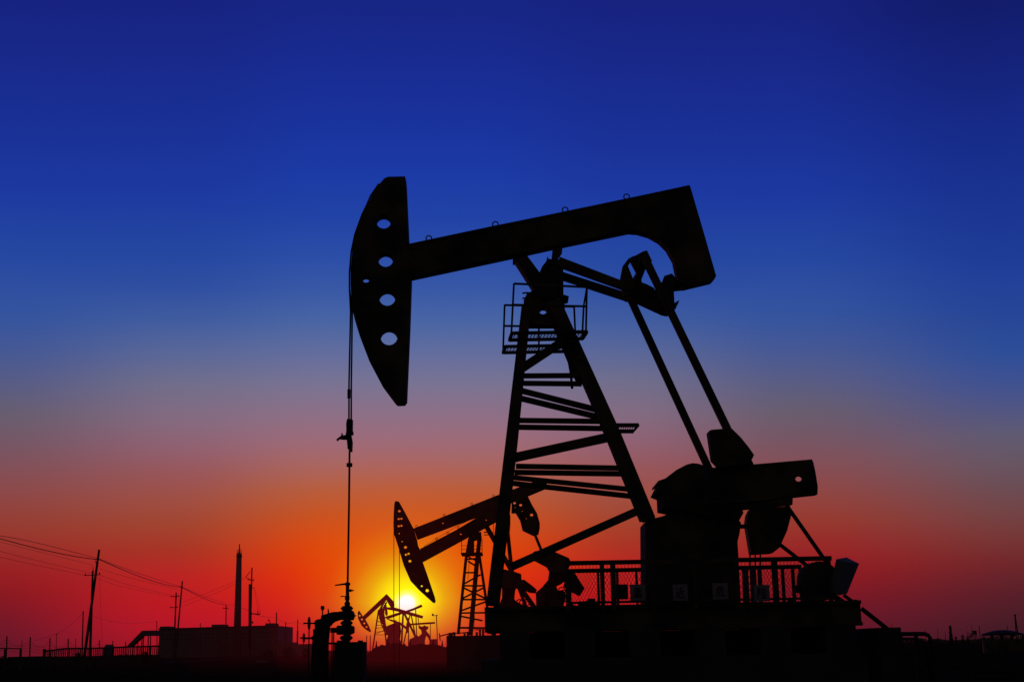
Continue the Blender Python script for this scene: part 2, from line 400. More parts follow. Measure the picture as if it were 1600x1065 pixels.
# guard fences either side of the machine
def mesh_panel(x0, x1, z0, z1, y, pitch=.06, w=.0042):
    mb = MB(); H = z1 - z0; dxs = H * .55
    x = x0 - dxs
    while x < x1:
        for s in (1, -1):
            a = Vector((x, y + .004*s, z0 if s > 0 else z1)); b = Vector((x + dxs, y + .004*s, z1 if s > 0 else z0))
            t0 = max(0, (x0 - a.x)/dxs); t1 = min(1, (x1 - a.x)/dxs)
            if t1 > t0: mb.bar(a.lerp(b, t0), a.lerp(b, t1), w)
        x += pitch
    return mb
YN, YF = 22.9, 25.2
def guard(y, pxl, pxr, ptop, posts, label, zlow):
    a = P(pxl, ptop, y); b = P(pxr, ptop, y); z1 = (a.z+b.z)/2
    t = thing('guard_fence', label, 'fence', ((a.x+b.x)/2, y, zlow), 'mesh guard fences along the skid')
    MB().box(a.x, b.x, y-.03, y+.03, z1-.075, z1).build('top_rail', STEEL, t)
    MB().box(a.x, b.x, y-.02, y+.02, zlow+.02, zlow+.06).build('bottom_rail', STEEL, t)
    for px, w in posts:
        q = P(px, ptop+30, y); MB().box(q.x-w/2, q.x+w/2, y-.025, y+.025, zlow-.1, z1-.075).build('post', STEEL, t)
    mesh_panel(a.x, b.x, zlow+.05, z1-.07, y+.033).build('mesh_panel', CABLE, t)
zl = Zs + .0
guard(YN, 884, 1299, 872, [(886,.06),(941,.075),(958,.09),(1020,.06),(1085,.06),(1150,.06),(1211,.10),(1297,.05)], 'nearer mesh guard fence with the warning boards, on the pump jack skid', zl)
guard(YF, 884, 1252, 885, [(890,.06),(935,.045),(965,.045),(995,.045),(1060,.05),(1120,.05),(1180,.05),(1224,.06),(1240,.06),(1251,.04)], 'farther mesh guard fence behind the gearbox on the skid', zl)

# warning boards, one character each
STROKES = {
 'wei': [[(.45,.98),(.2,.7)],[(.42,.88),(.72,.88),(.56,.7)],[(.12,.68),(.9,.68)],[(.2,.68),(.2,.4),(.05,.05)],[(.36,.5),(.72,.5),(.72,.28),(.56,.28)],[(.36,.5),(.36,.1),(.88,.1),(.88,.25)]],
 'xian': [[(.12,.05),(.12,.92),(.35,.92),(.22,.65),(.35,.45),(.2,.4)],[(.65,.95),(.4,.6)],[(.65,.95),(.95,.6)],[(.52,.58),(.8,.58)],[(.5,.45),(.55,.2)],[(.67,.45),(.68,.22)],[(.88,.48),(.76,.1)],[(.42,.07),(.95,.07)]],
 'jin': [[(.78,.95),(.48,.85)],[(.5,.87),(.48,.5),(.38,.28)],[(.5,.62),(.94,.62)],[(.72,.62),(.72,.22)],[(.12,.88),(.22,.75)],[(.06,.55),(.25,.55),(.22,.25),(.05,.08)],[(.18,.2),(.4,.08),(.97,.06)]],
 'kao': [[(.3,.97),(.18,.82)],[(.25,.86),(.8,.86)],[(.5,.98),(.5,.7)],[(.1,.7),(.9,.7)],[(.28,.6),(.72,.6),(.72,.45),(.28,.45),(.28,.6)],[(.42,.4),(.42,.02)],[(.58,.4),(.58,.02)],[(.15,.32),(.42,.32)],[(.15,.2),(.42,.2)],[(.1,.07),(.42,.1)],[(.58,.32),(.88,.32)],[(.58,.2),(.88,.2)],[(.58,.08),(.9,.08)]],
}
def sign(px0, py0, px1, py1, key, label, y):
    a = P(px0, py1, y); b = P(px1, py0, y)
    t = thing('warning_sign', label, 'sign', ((a.x+b.x)/2, y, a.z), 'square warning boards hung on the guard fences')
    MB().box(a.x, b.x, y, y+.012, a.z, b.z).build('board', SIGNW if key else SIGNB, t)
    if key:
        mb = MB(); w = (b.x-a.x); h = (b.z-a.z)
        for st in STROKES[key]:
            pts = [Vector((a.x + w*(.17+.66*u), y-.004, a.z + h*(.17+.66*v))) for u, v in st]
            for q0, q1 in zip(pts, pts[1:]): mb.bar(q0, q1, .017, .004)
        mb.build('lettering', SIGNR, t)
ys_ = YN - .05
sign(985,912,1008,938,'kao','white warning board with the character 靠, at the left edge of the gear pedestal', ys_)
sign(1052,912,1074,938,'jin','white warning board with the character 近, in front of the gear pedestal', ys_)
sign(1114,910,1137,936,'wei','white warning board with the character 危, in front of the pedestal near its right edge', ys_)
sign(1179,913,1202,939,'xian','white warning board with the character 险, right of the gear pedestal', ys_)
sign(960,912,981,936,None,'dark blank board seen from behind on the farther mesh fence', YF+.05)

# ================================================================== WELLHEAD
wr = thing('wellhead', 'black wellhead christmas tree with stacked flanges below the rod of the big pump jack', 'wellhead', (P(543,1000,Y0).x, Y0, 0))
def cyl(px, py0, py1, wpx, y=Y0, seg=18, bev=.3):
    a = P(px, py1, y); b = P(px, py0, y); r = M(wpx/2, y); h = (b - a).length; e = min(h*bev, r*.5)
    return MB().lathe(a, [(0, r-e), (e, r), (h-e, r), (h, r-e)], seg)
cyl(543,909,915,8.5).build('stuffing_box_cap', STEEL2, wr)
cyl(542.8,914,940,5.6,bev=.05).build('stuffing_box', STEEL2, wr)
cyl(542.5,929,938,7.4).build('gland', STEEL2, wr)
MB().bar(P(523.5,913.7,Y0), P(540,911.6,Y0), .022, w2=.035).build('lever', STEEL2, wr)
MB().bar(P(532,931,Y0), P(541,931,Y0), .018).build('lever', STEEL2, wr)
MB().lathe(P(545,922,Y0), [(0,.015),(.02,.025),(.045,.025),(.05,.015),(.09,.01)], 10, (1,0,0)).build('grease_fitting', STEEL2, wr)
cyl(542.6,939,947,9.6,seg=6,bev=.25).build('union_nut', STEEL2, wr)
fl = cyl(542,946,953.8,19,bev=.4).build('flange', STEEL2, wr)
cyl(542,952,1002,11,bev=.02).build('tree_body', STEEL2, wr)
mid_part_ = MB().plate([(518,957.5),(533,954),(552,953),(554,956),(554.5,959),(556.5,960),(556.5,962),(554.5,963),(553.5,967),(551,968.5),(540,968.5),(521,967.5),(516,966)], Y0-.12, Y0+.12)
mid_part_.lathe(P(546,959,Y0-.2), [(0,.04),(.01,.06),(.08,.06)], 12, (0,1,0)); mid_part_.build('tee', STEEL2, wr)
cyl(541.5,969,976.5,19,bev=.4).build('flange', STEEL2, wr)
mb = MB().lathe(P(516.5,984,Y0), [(0,.045),(M(9,Y0),.045),(M(9.5,Y0),.075),(M(12,Y0),.082),(M(32,Y0),.082),(M(36.5,Y0),.055)], 16, (1,0,0)); mb.build('valve_body', STEEL2, wr)
cyl(541,992,999.5,20,bev=.4).build('flange', STEEL2, wr)
# flow line: elbow leading left and down into a thick lagged pipe
el = [P(534,961,Y0), P(522,963,Y0), P(511,968,Y0), P(505.5,975,Y0), P(503,986,Y0), P(501,1000,Y0), P(500,1020,Y0)]
el.append(Vector((el[-1].x, Y0, 0)))
mb = MB().tube(el, [.07,.09,.115,.132,.142,.148,.152,.16], 16)
mb.build('flow_line', STEEL2, wr, True)
MB().plate([(491.5,985),(491.5,969.5),(495,967),(501,966),(502,960.5),(513,959),(515,957),(525,956.5),(530,958),(527,967),(520.5,972.5),(519,976),(515,979),(505,985)], Y0-.11, Y0+.11).build('valve_bonnet', STEEL2, wr)
mb = MB().tube([P(504,962,Y0), P(504,953,Y0)], .012, 8); mb.lathe(P(503.7,949,Y0-.03), [(0,.034),(.06,.034)], 14, (0,1,0)); mb.lathe(P(503.7,953,Y0),[(0,.02),(M(7,Y0),.03)],10)
mb.build('pressure_gauge', STEEL2, wr)
MB().tube([P(513.5,960,Y0), P(512.6,950,Y0)], .02, 8, .008).build('stub_pipe', STEEL2, wr)
for (wx, wy, hh_, x0, x1) in ((483,973,20,474,497),(474.7,996,15,469,492)):
    c = P(wx, wy, Y0); r = M(hh_/2, Y0)
    hwm = MB().ring(c, r-.014, .014, 20, 'x'); hwm.bar(c-Vector((0,0,r-.01)), c+Vector((0,0,r-.01)), .014); hwm.bar(c-Vector((0,r-.01,0)), c+Vector((0,r-.01,0)), .014)
    hwm.tube([P(x0,wy,Y0), P(x1,wy,Y0)], .014, 8)
    hwm.lathe(P(x1-6,wy,Y0), [(0,.02),(.02,.035),(M(6,Y0),.035)], 10, (1,0,0))
    hwm.build('hand_wheel', STEEL2, wr)
MB().ring(P(481.5,997,Y0+.06), M(7,Y0), .012, 20, 'z').build('hand_wheel', STEEL2, wr)
mb = MB()
for px in (483,490,519,521.5): mb.tube([P(px,982,Y0), (P(px,982,Y0).x, Y0, 0)], .011, 6)
mb.bar(P(512,1004.5,Y0), P(530,1004.5,Y0), .035); mb.build('pipe_support', STEEL2, wr)
q0 = P(526,1000,Y0); q1 = P(570,1004,Y0)
mb = MB().box(q0.x, q1.x, Y0-.3, Y0+.3, -.1, q0.z-.03)
mb.box(q0.x+.03, q0.x+.2, Y0-.2, Y0+.2, q0.z-.03, q0.z); mb.box(q0.x+.4, q1.x-.06, Y0-.25, Y0+.25, q0.z-.03, q0.z-.005)
o = mb.build('well_cellar', CONC); tag(o, 'squat dark concrete well cellar box under the wellhead', 'well cellar')

# ================================================================== MIDDLE DISTANCE PUMP JACKS
def T(w, y): return M(w, y)
def mid_part(root_, name, y, th, poly, holes=(), m_=STEEL):
    return MB().plate(poly, y-th/2, y+th/2, holes, 'mid').build(name, m_, root_)
def bars(root_, name, y, segs, th=.12):
    mb = MB()
    for s in segs:
        x0,y0_,x1,y1_,w = s[:5]; dy = s[5] if len(s) > 5 else 0
        mb.bar(P(x0,y0_,y+dy), P(x1,y1_,y+dy), T(w,y), th)
    return mb.build(name, STEEL, root_)
AH = [(624,798,4.2),(622.5,810,3.6),(625,810,4.2),(627.5,810,3.6),(622.5,821,3.6),(625,821,4.2),(627.5,821,3.6),(623.8,833,2.2)]
BH = [(628.3,845.5,2.4),(633.5,854.5,4.6),(634.5,866,3.6),(636.5,865,4.2),(638.5,864,3.6),(640.5,876,4.2),(645.3,885,3.6)]
YAp, YBp = 68.0, 62.0
# A: upper beam, farther
A = thing('pump_jack', 'mid-distance pump jack whose beam is the upper of the two parallel beams', 'pump jack', G(812, YAp, 0), 'pump jacks in the field behind')
merged = AH
def dedupe(hs):
    out = []
    for h in hs:
        if all((h[0]-o[0])**2 + (h[1]-o[1])**2 > ((h[2]+o[2])/2+.4)**2 for o in out): out.append(h)
    return out
def slot(px, py, l, h, ang=0): return None
AHs = [(624,798,4.4),(623,810.2,3.8),(627.2,809.8,3.8),(623,821.4,3.8),(627.2,820.8,3.8),(623.8,833,2.4)]
BHs = [(628.3,845.5,2.4),(633.5,854.5,4.6),(634.3,866,3.8),(638.4,864.4,3.8),(640.5,876,4.4),(645.3,885,3.6)]
mid_part(A, 'horse_head', YAp, .3, [(617.5,782),(624,783),(635,803),(646,824),(652,843),(655,862),(654,880),(649,888),(640,886),(631,875),(623,857),(617.5,840),(615,833),(614.7,818),(615,804),(616,787)], AHs + BHs[:5])
wbA = mid_part(A, 'walking_beam', YAp, .35, [(646,825),(780,772),(850,746),(857,762),(826,775),(746,808),(652,843)], [(692,817,2.6)])
for px, py in ((651,821.5),(694,804),(737,787),(771,774)): MB().ring(P(px,py,YAp), T(1.7,YAp), .012, 10).build('lifting_eye', STEEL, wbA)
mid_part(A, 'curved_tail', YAp, .4, [(800,768),(824,773),(831,787.5),(839,801),(843.5,817),(843.5,825),(841.5,835),(833,837),(816.5,829),(812.5,813),(805.6,801.7),(799,802)],
         [(803.9,785.5,4.6),(813.5,788.7,4.8),(804.8,792.5,2),(816,798.2,2),(830.7,804,5.2),(822.3,809.7,2)])
for dy in (-.7,.7): bars(A, 'pitman_arm', YAp, [(836,835,847,862,4.4,dy)])
bars(A, 'leg', YAp, [(787,785,772,1000,5,-.5)]); bars(A, 'leg', YAp, [(785,785,770,1000,5,.5)])
bars(A, 'leg', YAp, [(789,785,800,890,5,.6),(800,890,838,990,5,.6)]); bars(A, 'leg', YAp, [(789,785,800,890,5,-.6),(800,890,838,990,5,-.6)])
mid_part(A, 'crank', YAp-.9, .25, [(833,862),(837,860),(868,862),(889,871),(893,880),(884,895),(858,893),(854,886),(833,875)])
mid_part(A, 'counterweight', YAp-1.2, .35, [(886,890),(894,891),(900,897),(908,910),(913.7,918.6),(906,931),(890.5,923.6),(880,916)])
mid_part(A, 'gear_housing', YAp, 1.1, [(859,880),(884,884),(886,906),(878,912),(869,916),(872,922),(880,921),(885,930),(881,945),(878,960),(838,960),(837,925),(846,917),(856,905)])
mb = MB().box(G(836,YAp).x, G(940,YAp).x, YAp-1, YAp+1, 0, P(850,955,YAp).z); mb.build('skid_frame', STEEL, A)
mb = MB()
for k in range(3): mb.ring(P(884-k*3,930-k*4,YAp-.6), T(5,YAp), .025, 14)
mb.tube([P(882,938,YAp-.6), P(905,950,YAp-.6)], .05, 6); mb.tube([P(886,905,YAp-.6), P(889,935,YAp-.6)], .03, 6)
mb.build('hose', CABLE, A)
for yy, x0, y0_ in ((YAp,615.4,833),): MB().tube([P(x0,y0_-20,yy), P(x0,1000,yy), (P(x0,1000,yy).x,yy,0)], .018, 5).build('polished_rod', CABLE, A)

# B: lower beam, nearer
B = thing('pump_jack', 'mid-distance pump jack whose beam is the lower of the two parallel beams, lattice tower showing', 'pump jack', G(745, YBp, 0), 'pump jacks in the field behind')
mid_part(B, 'horse_head', YBp, .3, [(629,838),(640,836),(650,844),(656,857),(661,878),(667.7,896.7),(673.5,914),(679.6,932),(681,938.8),(679,942),(676,941),(670,935.5),(654.6,921.7),(641.4,907.5),(631,884),(623,857.5),(622.5,850)],
         BHs + [(659,915,3),(667.5,922,5)])
wbB = mid_part(B, 'walking_beam', YBp, .35, [(656,857),(712.6,827.4),(745,808),(790,786),(795,806),(774.6,816),(721.6,845),(660,878)], [(720,834,2.8),(759.6,812,2.4)])
for px, py in ((682,841),(716,823.5),(700,832.5)): MB().ring(P(px,py,YBp), T(1.7,YBp), .012, 10).build('lifting_eye', STEEL, wbB)
mb = MB().tube([P(662,853,YBp), P(690,836,YBp), P(716,820.5,YBp), P(738,810,YBp)], .009, 5); mb.build('hand_line', CABLE, wbB)
mid_part(B, 'curved_tail', YBp, .35, [(786,790),(794,788),(797.5,806),(797.5,818),(796,838),(791,840),(788,815)])
bars(B, 'pitman_arm', YBp, [(794.5,836,799.8,888,3.4,-.7)]); bars(B, 'pitman_arm', YBp, [(792.5,836,797.5,888,3.4,.7)])
mid_part(B, 'centre_bearing', YBp, .6, [(731,842),(736,833),(752,830),(753,842),(741,845),(741,866),(731,866)])
bars(B, 'leg', YBp, [(733,845,728,873,4.5),(728,873,716,990,4.5)])
bars(B, 'leg', YBp, [(749.5,838,745,880,6.5,-.5),(745,880,735,992,7,-.8)])
bars(B, 'leg', YBp, [(748,860,758.5,930,4.2,.5),(758.5,930,768,990,4.2,.8)])
bars(B, 'brace_leg', YBp, [(760,822,800,892,7.5)])
br = [(730,873,746,872,2.6),(727,894,745,894,2.4),(725.5,914.5,756,914.5,2.6),(723,936,762,936,2.6),(720.5,957,764,956.5,2.6),(718,980,766,980.5,3),
      (731,876,744,884,2.6),(726,911,751,897,2.6),(725,918,758,934,2.8),(723,934,757,917,2.6),(721.5,953,760,939,2.6),(720,962,754,969,2.6),(731,869,745,876,2)]
for b_ in br: bars(B, 'cross_brace', YBp, [b_], .06)
mb = MB()
a0 = P(720.7,865,YBp-.5); a1 = P(753.8,865,YBp-.5); mb.box(a0.x, a1.x, YBp-.9, YBp+.6, a0.z-.04, a0.z+.04)
pl = mb.build('platform', STEEL, B)
for dy in (-.88,.58):
    mb = MB()
    for px in (721.3,753.2): mb.bar(P(px,865,YBp+dy), P(px,842,YBp+dy), .03)
    for py in (852,857.5): mb.bar(P(721.3,py,YBp+dy), P(753.2,py,YBp+dy), .02)
    mb.build('railing', STEEL, pl)
mb = MB().bar(P(756,831,YBp), P(770,831,YBp), .05).bar(P(756,835,YBp), P(770,835,YBp), .04).bar(P(771,812,YBp), P(771,838,YBp), .025)
mb.build('upper_railing', STEEL, B)
for q in ((734,868,731,905),(741.5,960,740.5,985)): MB().bar(P(q[0],q[1],YBp+.3), P(q[2],q[3],YBp+.3), .02).build('hanging_rod', STEEL, B)
mid_part(B, 'crank', YBp-.9, .25, [(776,886),(802.7,892),(814.5,896),(815,905),(819.5,905),(831,913.7),(839,920.6),(837,926.5),(827,925.5),(819,921.6),(800,918),(776,917)])
mid_part(B, 'gear_housing', YBp, .9, [(779,892),(802,893),(806,920),(800,930),(806,938),(821,947),(822,960),(776,960),(782,939),(786,930)])
bars(B, 'gear_leg', YBp, [(802,918,799,945,7)]); bars(B, 'gear_leg', YBp, [(815,920,836,950,7.5)]); bars(B, 'gear_leg', YBp, [(785.5,918,785,942,2)])
mb = MB()
for k in range(3): mb.ring(P(812+k*5,941,YBp-.6), T(5,YBp), .025, 14)
mb.build('hose', CABLE, B)
MB().tube([P(624,858,YBp), P(624,1000,YBp), (P(624,1000,YBp).x,YBp,0)], .016, 5).build('polished_rod', CABLE, B)
mb = MB().box(P(700,993,YBp).x, P(830,993,YBp).x, YBp-1.4, YBp+1.2, -.1, P(720,993,YBp).z)
fb = mb.build('concrete_foundation', CONC); tag(fb, 'long dark concrete plinth under the lattice tower of the mid-distance pump jack', 'foundation')
mb = MB()
for px, h in ((703,5),(706,3),(710,6),(726,4),(731,5),(745,6),(750,10),(755,10)):
    q = P(px, 993, YBp-.8); mb.box(q.x-.05, q.x+.05, YBp-.85, YBp-.75, q.z-.02, q.z + h*YBp/F)
mb.bar(P(700,990,YBp-.8), P(733,987,YBp-.8), .05); mb.bar(P(742,983,YBp-.8), P(757,983,YBp-.8), .04)
mb.build('plinth_fittings', STEEL, fb)

# ================================================================== FAR PUMP JACKS ROUND THE SUN
def far_pump(label, px, y, parts):
    t = thing('pump_jack', label, 'pump jack', G(px, y, 0), 'pump jacks in the field behind')
    for name, kind, dat, th in parts:
        if kind == 'p': mid_part(t, name, y, th, dat)
        elif kind == 'h': mid_part(t, name, y, th, dat[0], dat[1])
        else: bars(t, name, y, dat, th)
    return t
far_pump('small far pump jack with its beam peaked like a roof, left of the sun', 596, 225, [
  ('horse_head','h',([(561,953),(558.7,956.5),(559.5,966),(565,977),(572,983.5),(578.5,987),(580,985.5),(576,976),(570.5,966),(567,962),(564,957)],
     [(562,961,2.8),(565.6,967,2.8),(569.2,973,2.8),(572.7,978.7,2.6)]),.5),
  ('walking_beam','p',[(567,962),(603.5,927.5),(605,927.8),(615,938.5),(616.5,943),(616,950),(611,949.5),(603.5,937),(570.5,967)],.5),
  ('leg','b',[(591.5,952,581,1022,2)],.25),('leg','b',[(596,945,606,1022,2)],.25),
  ('ladder_rungs','b',[(590,958,603,957,.8),(589,965,604,964,.8),(587.5,971,602,970,.8),(587,976,602,976,.8),(586,981,603,979,.8),(585,987,603,985,.8),(584.5,991,604,991,.8),(587,968,602,975,.7),(586,990,602,983,.7)],.15),
  ('pitman_arm','b',[(614,948,617,985,1.2)],.2),
  ('gear_housing','p',[(603,978),(610,975),(618,972.5),(625.5,975),(627,985),(625,998),(630,1010),(630,1022),(600,1022),(603,1003),(606,993),(604,986)],3)])
far_pump('far pump jack with big hole-punched horse head, beam rising across the sun', 630, 250, [
  ('horse_head','h',([(602,937.5),(605,940),(601.5,950),(600.5,958),(602,966),(603,975),(606,985),(608,990),(604,992),(601,988),(596,977),(592.5,966),(590.5,954),(593.5,949),(597,942)],
     [(602.2,940,1.6),(600.6,943,1.6),(599,945.8,1.6),(597.5,948.7,1.6),(596.5,951.6,1.4),(597.5,975.5,1.6),(599.5,979.5,1.4),(602.2,987,1.4)]),.5),
  ('walking_beam','p',[(600,963.5),(620,957),(632,954),(646,949.3),(658.5,943.5),(660.5,947.2),(645,953.5),(630,958),(606,966.5)],.5),
  ('leg','b',[(630,956,626.5,1022,2.6)],.3),('leg','b',[(631.5,957,652,1000,3.2)],.3),
  ('pitman_arm','b',[(649.5,952,651.2,995,1.5)],.2),
  ('gear_housing','p',[(640,998),(646,995),(652,992),(656,996),(660,1022),(636,1022)],2.5)])
far_pump('far pump jack with its beam sloping down to the right just under the sun', 640, 275, [
  ('walking_beam','p',[(603,948),(616,948),(625,950.5),(640,955),(661.5,961.5),(660,965.8),(640,960.5),(620,954.5),(604,951.5)],.5),
  ('leg','b',[(641,958,627,1022,1.8)],.3),('leg','b',[(642,958,655,1022,1.8)],.3),
  ('pitman_arm','b',[(653,963,655.5,982,1.2)],.2),
  ('horse_head','p',[(600.5,944),(604,944.5),(606,957),(605,962),(602,960)],.5)])
far_pump('far pump jack with beam drooping to a ragged horse head below the sun', 625, 300, [
  ('walking_beam','p',[(602,965.5),(612,967),(626,971.5),(636,979),(638,983),(634,982.5),(624,975),(611,970)],.5),
  ('horse_head','h',([(637,965),(638.5,964),(640,975),(639,985),(636,989),(634,987),(634.5,976)],[(636.7,977,1.2),(636.5,981,1.2)]),.5),
  ('leg','b',[(617,968,612,1020,1.6)],.3),('leg','b',[(618,968,624,1020,1.6)],.3)])
far_pump('far pump jack with a level beam right of the sun, beside the lamp post', 662, 260, [
  ('walking_beam','p',[(639.5,973.5),(660,972),(679.5,970.8),(679.8,973.8),(660,975),(639.5,976.4)],.45),
  ('pitman_arm','b',[(672.6,973,672.6,1000,1)],.2),
  ('centre_post','p',[(653,978),(656,977),(660,978.5),(663,976),(666,977.5),(669.5,978),(669,981.5),(666,984),(668,987),(671.5,991),(672.5,996),(671,1000),(669,996),(666,992),(664,1000),(664,1022),(647,1022),(650,996),(656,992),(659,989),(658,984),(655,981)],1.2),
  ('leg','b',[(638.5,985,638,1020,1.6)],.3),
  ('skid_box','p',[(671,998),(683,997.5),(684,1022),(670,1022)],2)])
far_pump('tiny pump jack farthest right of the sun, left of the lattice tower', 697, 420, [
  ('walking_beam','p',[(688,991.6),(708.5,986.7),(708.8,988.8),(688,994)],.4),
  ('horse_head','p',[(685.5,988.5),(687,988),(688.3,994),(688.6,1000),(687.4,1001.5),(686.2,996)],.4),
  ('leg','b',[(700,990,697,1019,1.2)],.25),('leg','b',[(700,990,704,1019,1.2)],.25)])
# lamp post near the sun
t = thing('lamp_post', 'thin lamp post with a lamp head on a short arm, right of the sun', 'lamp post', G(684, 200))
MB().tube([P(681.8,960,200), P(683,985,200), (P(684,1007,200).x,200,0)], M(.7,200), 6).build('pole', STEEL, t)
MB().tube([P(681.8,960.5,200), P(677.5,961.5,200)], M(.45,200), 5).build('arm', STEEL, t)
MB().lathe(P(676.3,957.6,200) , [(0,.02),(-.1,.15),(-.32,.15),(-.38,.05)], 10).build('lamp_head', STEEL, t)
MB().lathe(P(683,959.8,200) , [(0,.02),(-.05,.08),(-.14,.08),(-.18,.02)], 8).build('sensor', STEEL, t)

# ================================================================== LEFT: POLES, WIRES
def pole(label, top, basepx, y, w, arms=(), extra=(), m_=WOOD, group='utility poles across the field'):
    b = G(basepx, y); t = thing('utility_pole', label, 'utility pole', b, group)
    MB().tube([b - Vector((0,0,.3)), P(top[0], top[1], y)], M(w,y)/2*1.15, 8, M(w,y)/2*.8).build('pole', m_, t)
    for x0,y0_,x1,y1_ in arms:
        MB().bar(P(x0,y0_,y-.15), P(x1,y1_,y-.15), M(1.1,y), .1).build('crossarm', WOOD, t)
        for xx, yy in ((x0+.6,y0_),(x1-.6,y1_)):
            q = P(xx, yy, y-.15); MB().lathe(q, [(0,.03),(.08,.06),(.16,.05),(.2,.02)], 6).build('insulator', STEEL2, t)
    for e in extra: MB().bar(P(e[0],e[1],y), P(e[2],e[3],y), M(e[4],y)).build('bracket', STEEL2, t)
    return t
pole('tall pole leaning to the right, left one at its foot of the crossed pair', (155,858), 130, 120, 4.4, extra=[(148,874,155,872,1.2),(149,876,151,881,1),(151,881,153,882,1)])
pole('upright shorter pole crossing the tall leaning pole', (145,891), 141, 124, 3.8, arms=[(132.5,898.5,156,897)], extra=[(145,885,146,893,.8)])
pole('pole leaning right, taller of the second pair, in front of the factory', (285,907), 273.5, 195, 2.6, extra=[(281,915,285,918,1)])
pole('upright double-armed pole, shorter of the second pair, in front of the factory', (275.3,925), 271.5, 200, 2.6, arms=[(267,931.5,280,931),(266,948.5,277.5,948.5)])
pole('tall pole with brackets right of the chimney', (393.7,886), 390.5, 170, 2.5, arms=[(387,905,396.5,906.5)], extra=[(384,901,391,892,.8),(384,901,393,906,.7),(391,912,390.5,1012,4.2),(393,958,406,959,1.6),(403,953,403,960,1),(407,956,404,960,.8),(394,970,395,973,2),(393,917,397,918,.8)])
pole('thin plain pole left of the chimney in front of the factory roof box', (353.3,944), 352.8, 300, 1.8, arms=[(348,949.5,357,949.5)])
pole('thin pole in front of the right corner of the factory', (432,956), 431.5, 380, 2.0)
pole('thin pole right of the factory, above the small roof box', (446.5,971), 446, 430, 1.7)
pole('thin pole right of the factory, thickened in its lower half', (465.3,967), 464.5, 470, 1.6, extra=[(465,985,464.5,1010,2.2)])
pole('thin pole just left of the crossed pair', (130,954), 128.8, 140, 2.2)
pole('thin pole at the left end of the factory wall', (245,969), 246, 220, 1.4)
pole('thin pole before the left half of the factory', (313,972.5), 314, 240, 1.3)
pole('faint thin pole with a flat head behind the wire fence', (88.5,990), 87.5, 230, 1, extra=[(87.3,989.8,90,989.8,1)])
pole('small pole left of the wellhead hand wheels', (474.2,989), 473.8, 300, 1.4)

wires = []
def wire(label, pts, y0, y1, r=.02):
    """sagging wire through the surveyed points; distance runs from y0 to y1"""
    n = 14; x0 = pts[0][0]; x1 = pts[-1][0]; out = []
    for i in range(n+1):
        x = x0 + (x1-x0)*i/n
        # lagrange through the points
        yv = 0
        for a, (xa, ya) in enumerate(pts):
            l = 1
            for b, (xb, _) in enumerate(pts):
                if a != b: l *= (x-xb)/(xa-xb)
            yv += l*ya
        # 1/Y is linear across the picture for a straight line in space
        t = i/n; Yv = 1/((1-t)/y0 + t/y1)
        out.append(P(x, yv, Yv))
    o = MB().tube(out, r, 5).build('power_line', CABLE); tag(o, label, 'power line', 'overhead wires between the poles'); return o
W = wire
W('thick lower black cable from the left edge to the leaning pole', [(-60,824),(0,841),(72,859.5),(151,873.5)], 95, 120, .034)
W('upper black cable from the left edge to the leaning pole', [(-60,832),(0,836.5),(72,851),(151,871.5)], 95, 120, .02)
W('upper thin wire from the left edge to the upright crossed pole', [(-60,829),(0,846),(72,864),(146,882.5)], 95, 124, .011)
W('middle thin wire from the left edge to the crossarm', [(-60,843),(0,860.5),(72,878.5),(143,895)], 95, 124, .012)
W('lowest thin wire from the left edge to the crossarm', [(-60,852),(0,869.5),(72,885.5),(133,898.5)], 95, 124, .012)
W('thick lower black cable from the leaning pole to the second pair', [(155,873.5),(205,895),(260,913),(284,917)], 120, 195, .04)
W('upper black cable from the leaning pole to the second pair', [(156,872.5),(205,891),(260,909),(284,916)], 120, 195, .022)
W('upper thin wire from the crossed pair to the double-armed pole', [(156,888),(205,902.5),(260,916),(279,921)], 124, 200, .013)
W('middle thin wire from the crossed pair to the double-armed pole', [(156,897.5),(205,914),(250,925),(279,931)], 124, 200, .014)
W('lowest thin wire from the crossed pair to the double-armed pole', [(152,903),(205,919),(250,928),(268,931.5)], 124, 200, .012)
W('thick cable from the second pair to the plain pole by the chimney', [(285,917.5),(312,931),(340,942),(353,944.5)], 195, 300, .05)
W('thin cable from the second pair to the plain pole by the chimney', [(285,916.5),(318,930.5),(353,942)], 195, 300, .03)
W('cable from the plain pole past the chimney to the bracket pole', [(353,944.5),(366,945),(378,949),(391,954)], 300, 172, .025)
W('cable from the bracket pole to the factory corner pole', [(391,956),(412,962.5),(432,963)], 172, 380, .03)
W('thin cable from the factory corner pole to the next thin pole', [(432,963),(440,970),(446.5,972.5)], 380, 430, .035)
W('thin cable between the two thin poles right of the factory', [(446.5,972.5),(456,973),(465,970.5)], 430, 470, .035)
W('thin wire sagging from the thin poles towards the hand wheels', [(465,971),(475,976),(487,978.5)], 470, 500, .035)
W('upper thin wire rising from the second pair to the bracket pole', [(286,940),(330,923),(384,901)], 195, 170, .014)
W('lower thin wire rising from the second pair to the bracket pole', [(286,946),(330,929),(385,903)], 195, 170, .014)
W('faint guy wire dropping right of the crossed pair', [(155.8,899),(157.5,950),(160.5,1020)], 124, 118, .009)
W('faint slack wire falling from the thin pole to the fence', [(54,1000),(86,990),(110,976),(129,957)], 118, 140, .011)
W('faint slack wire sagging right of the crossed pair', [(146,962),(180,971),(205,973),(245,969)], 140, 220, .012)
W('left stay wire dropping from the bracket pole', [(397,917),(400,935),(403,953)], 170, 168, .012)
W('right stay wire dropping from the bracket pole', [(397.5,917.5),(402,935),(407,956)], 170, 166, .012)

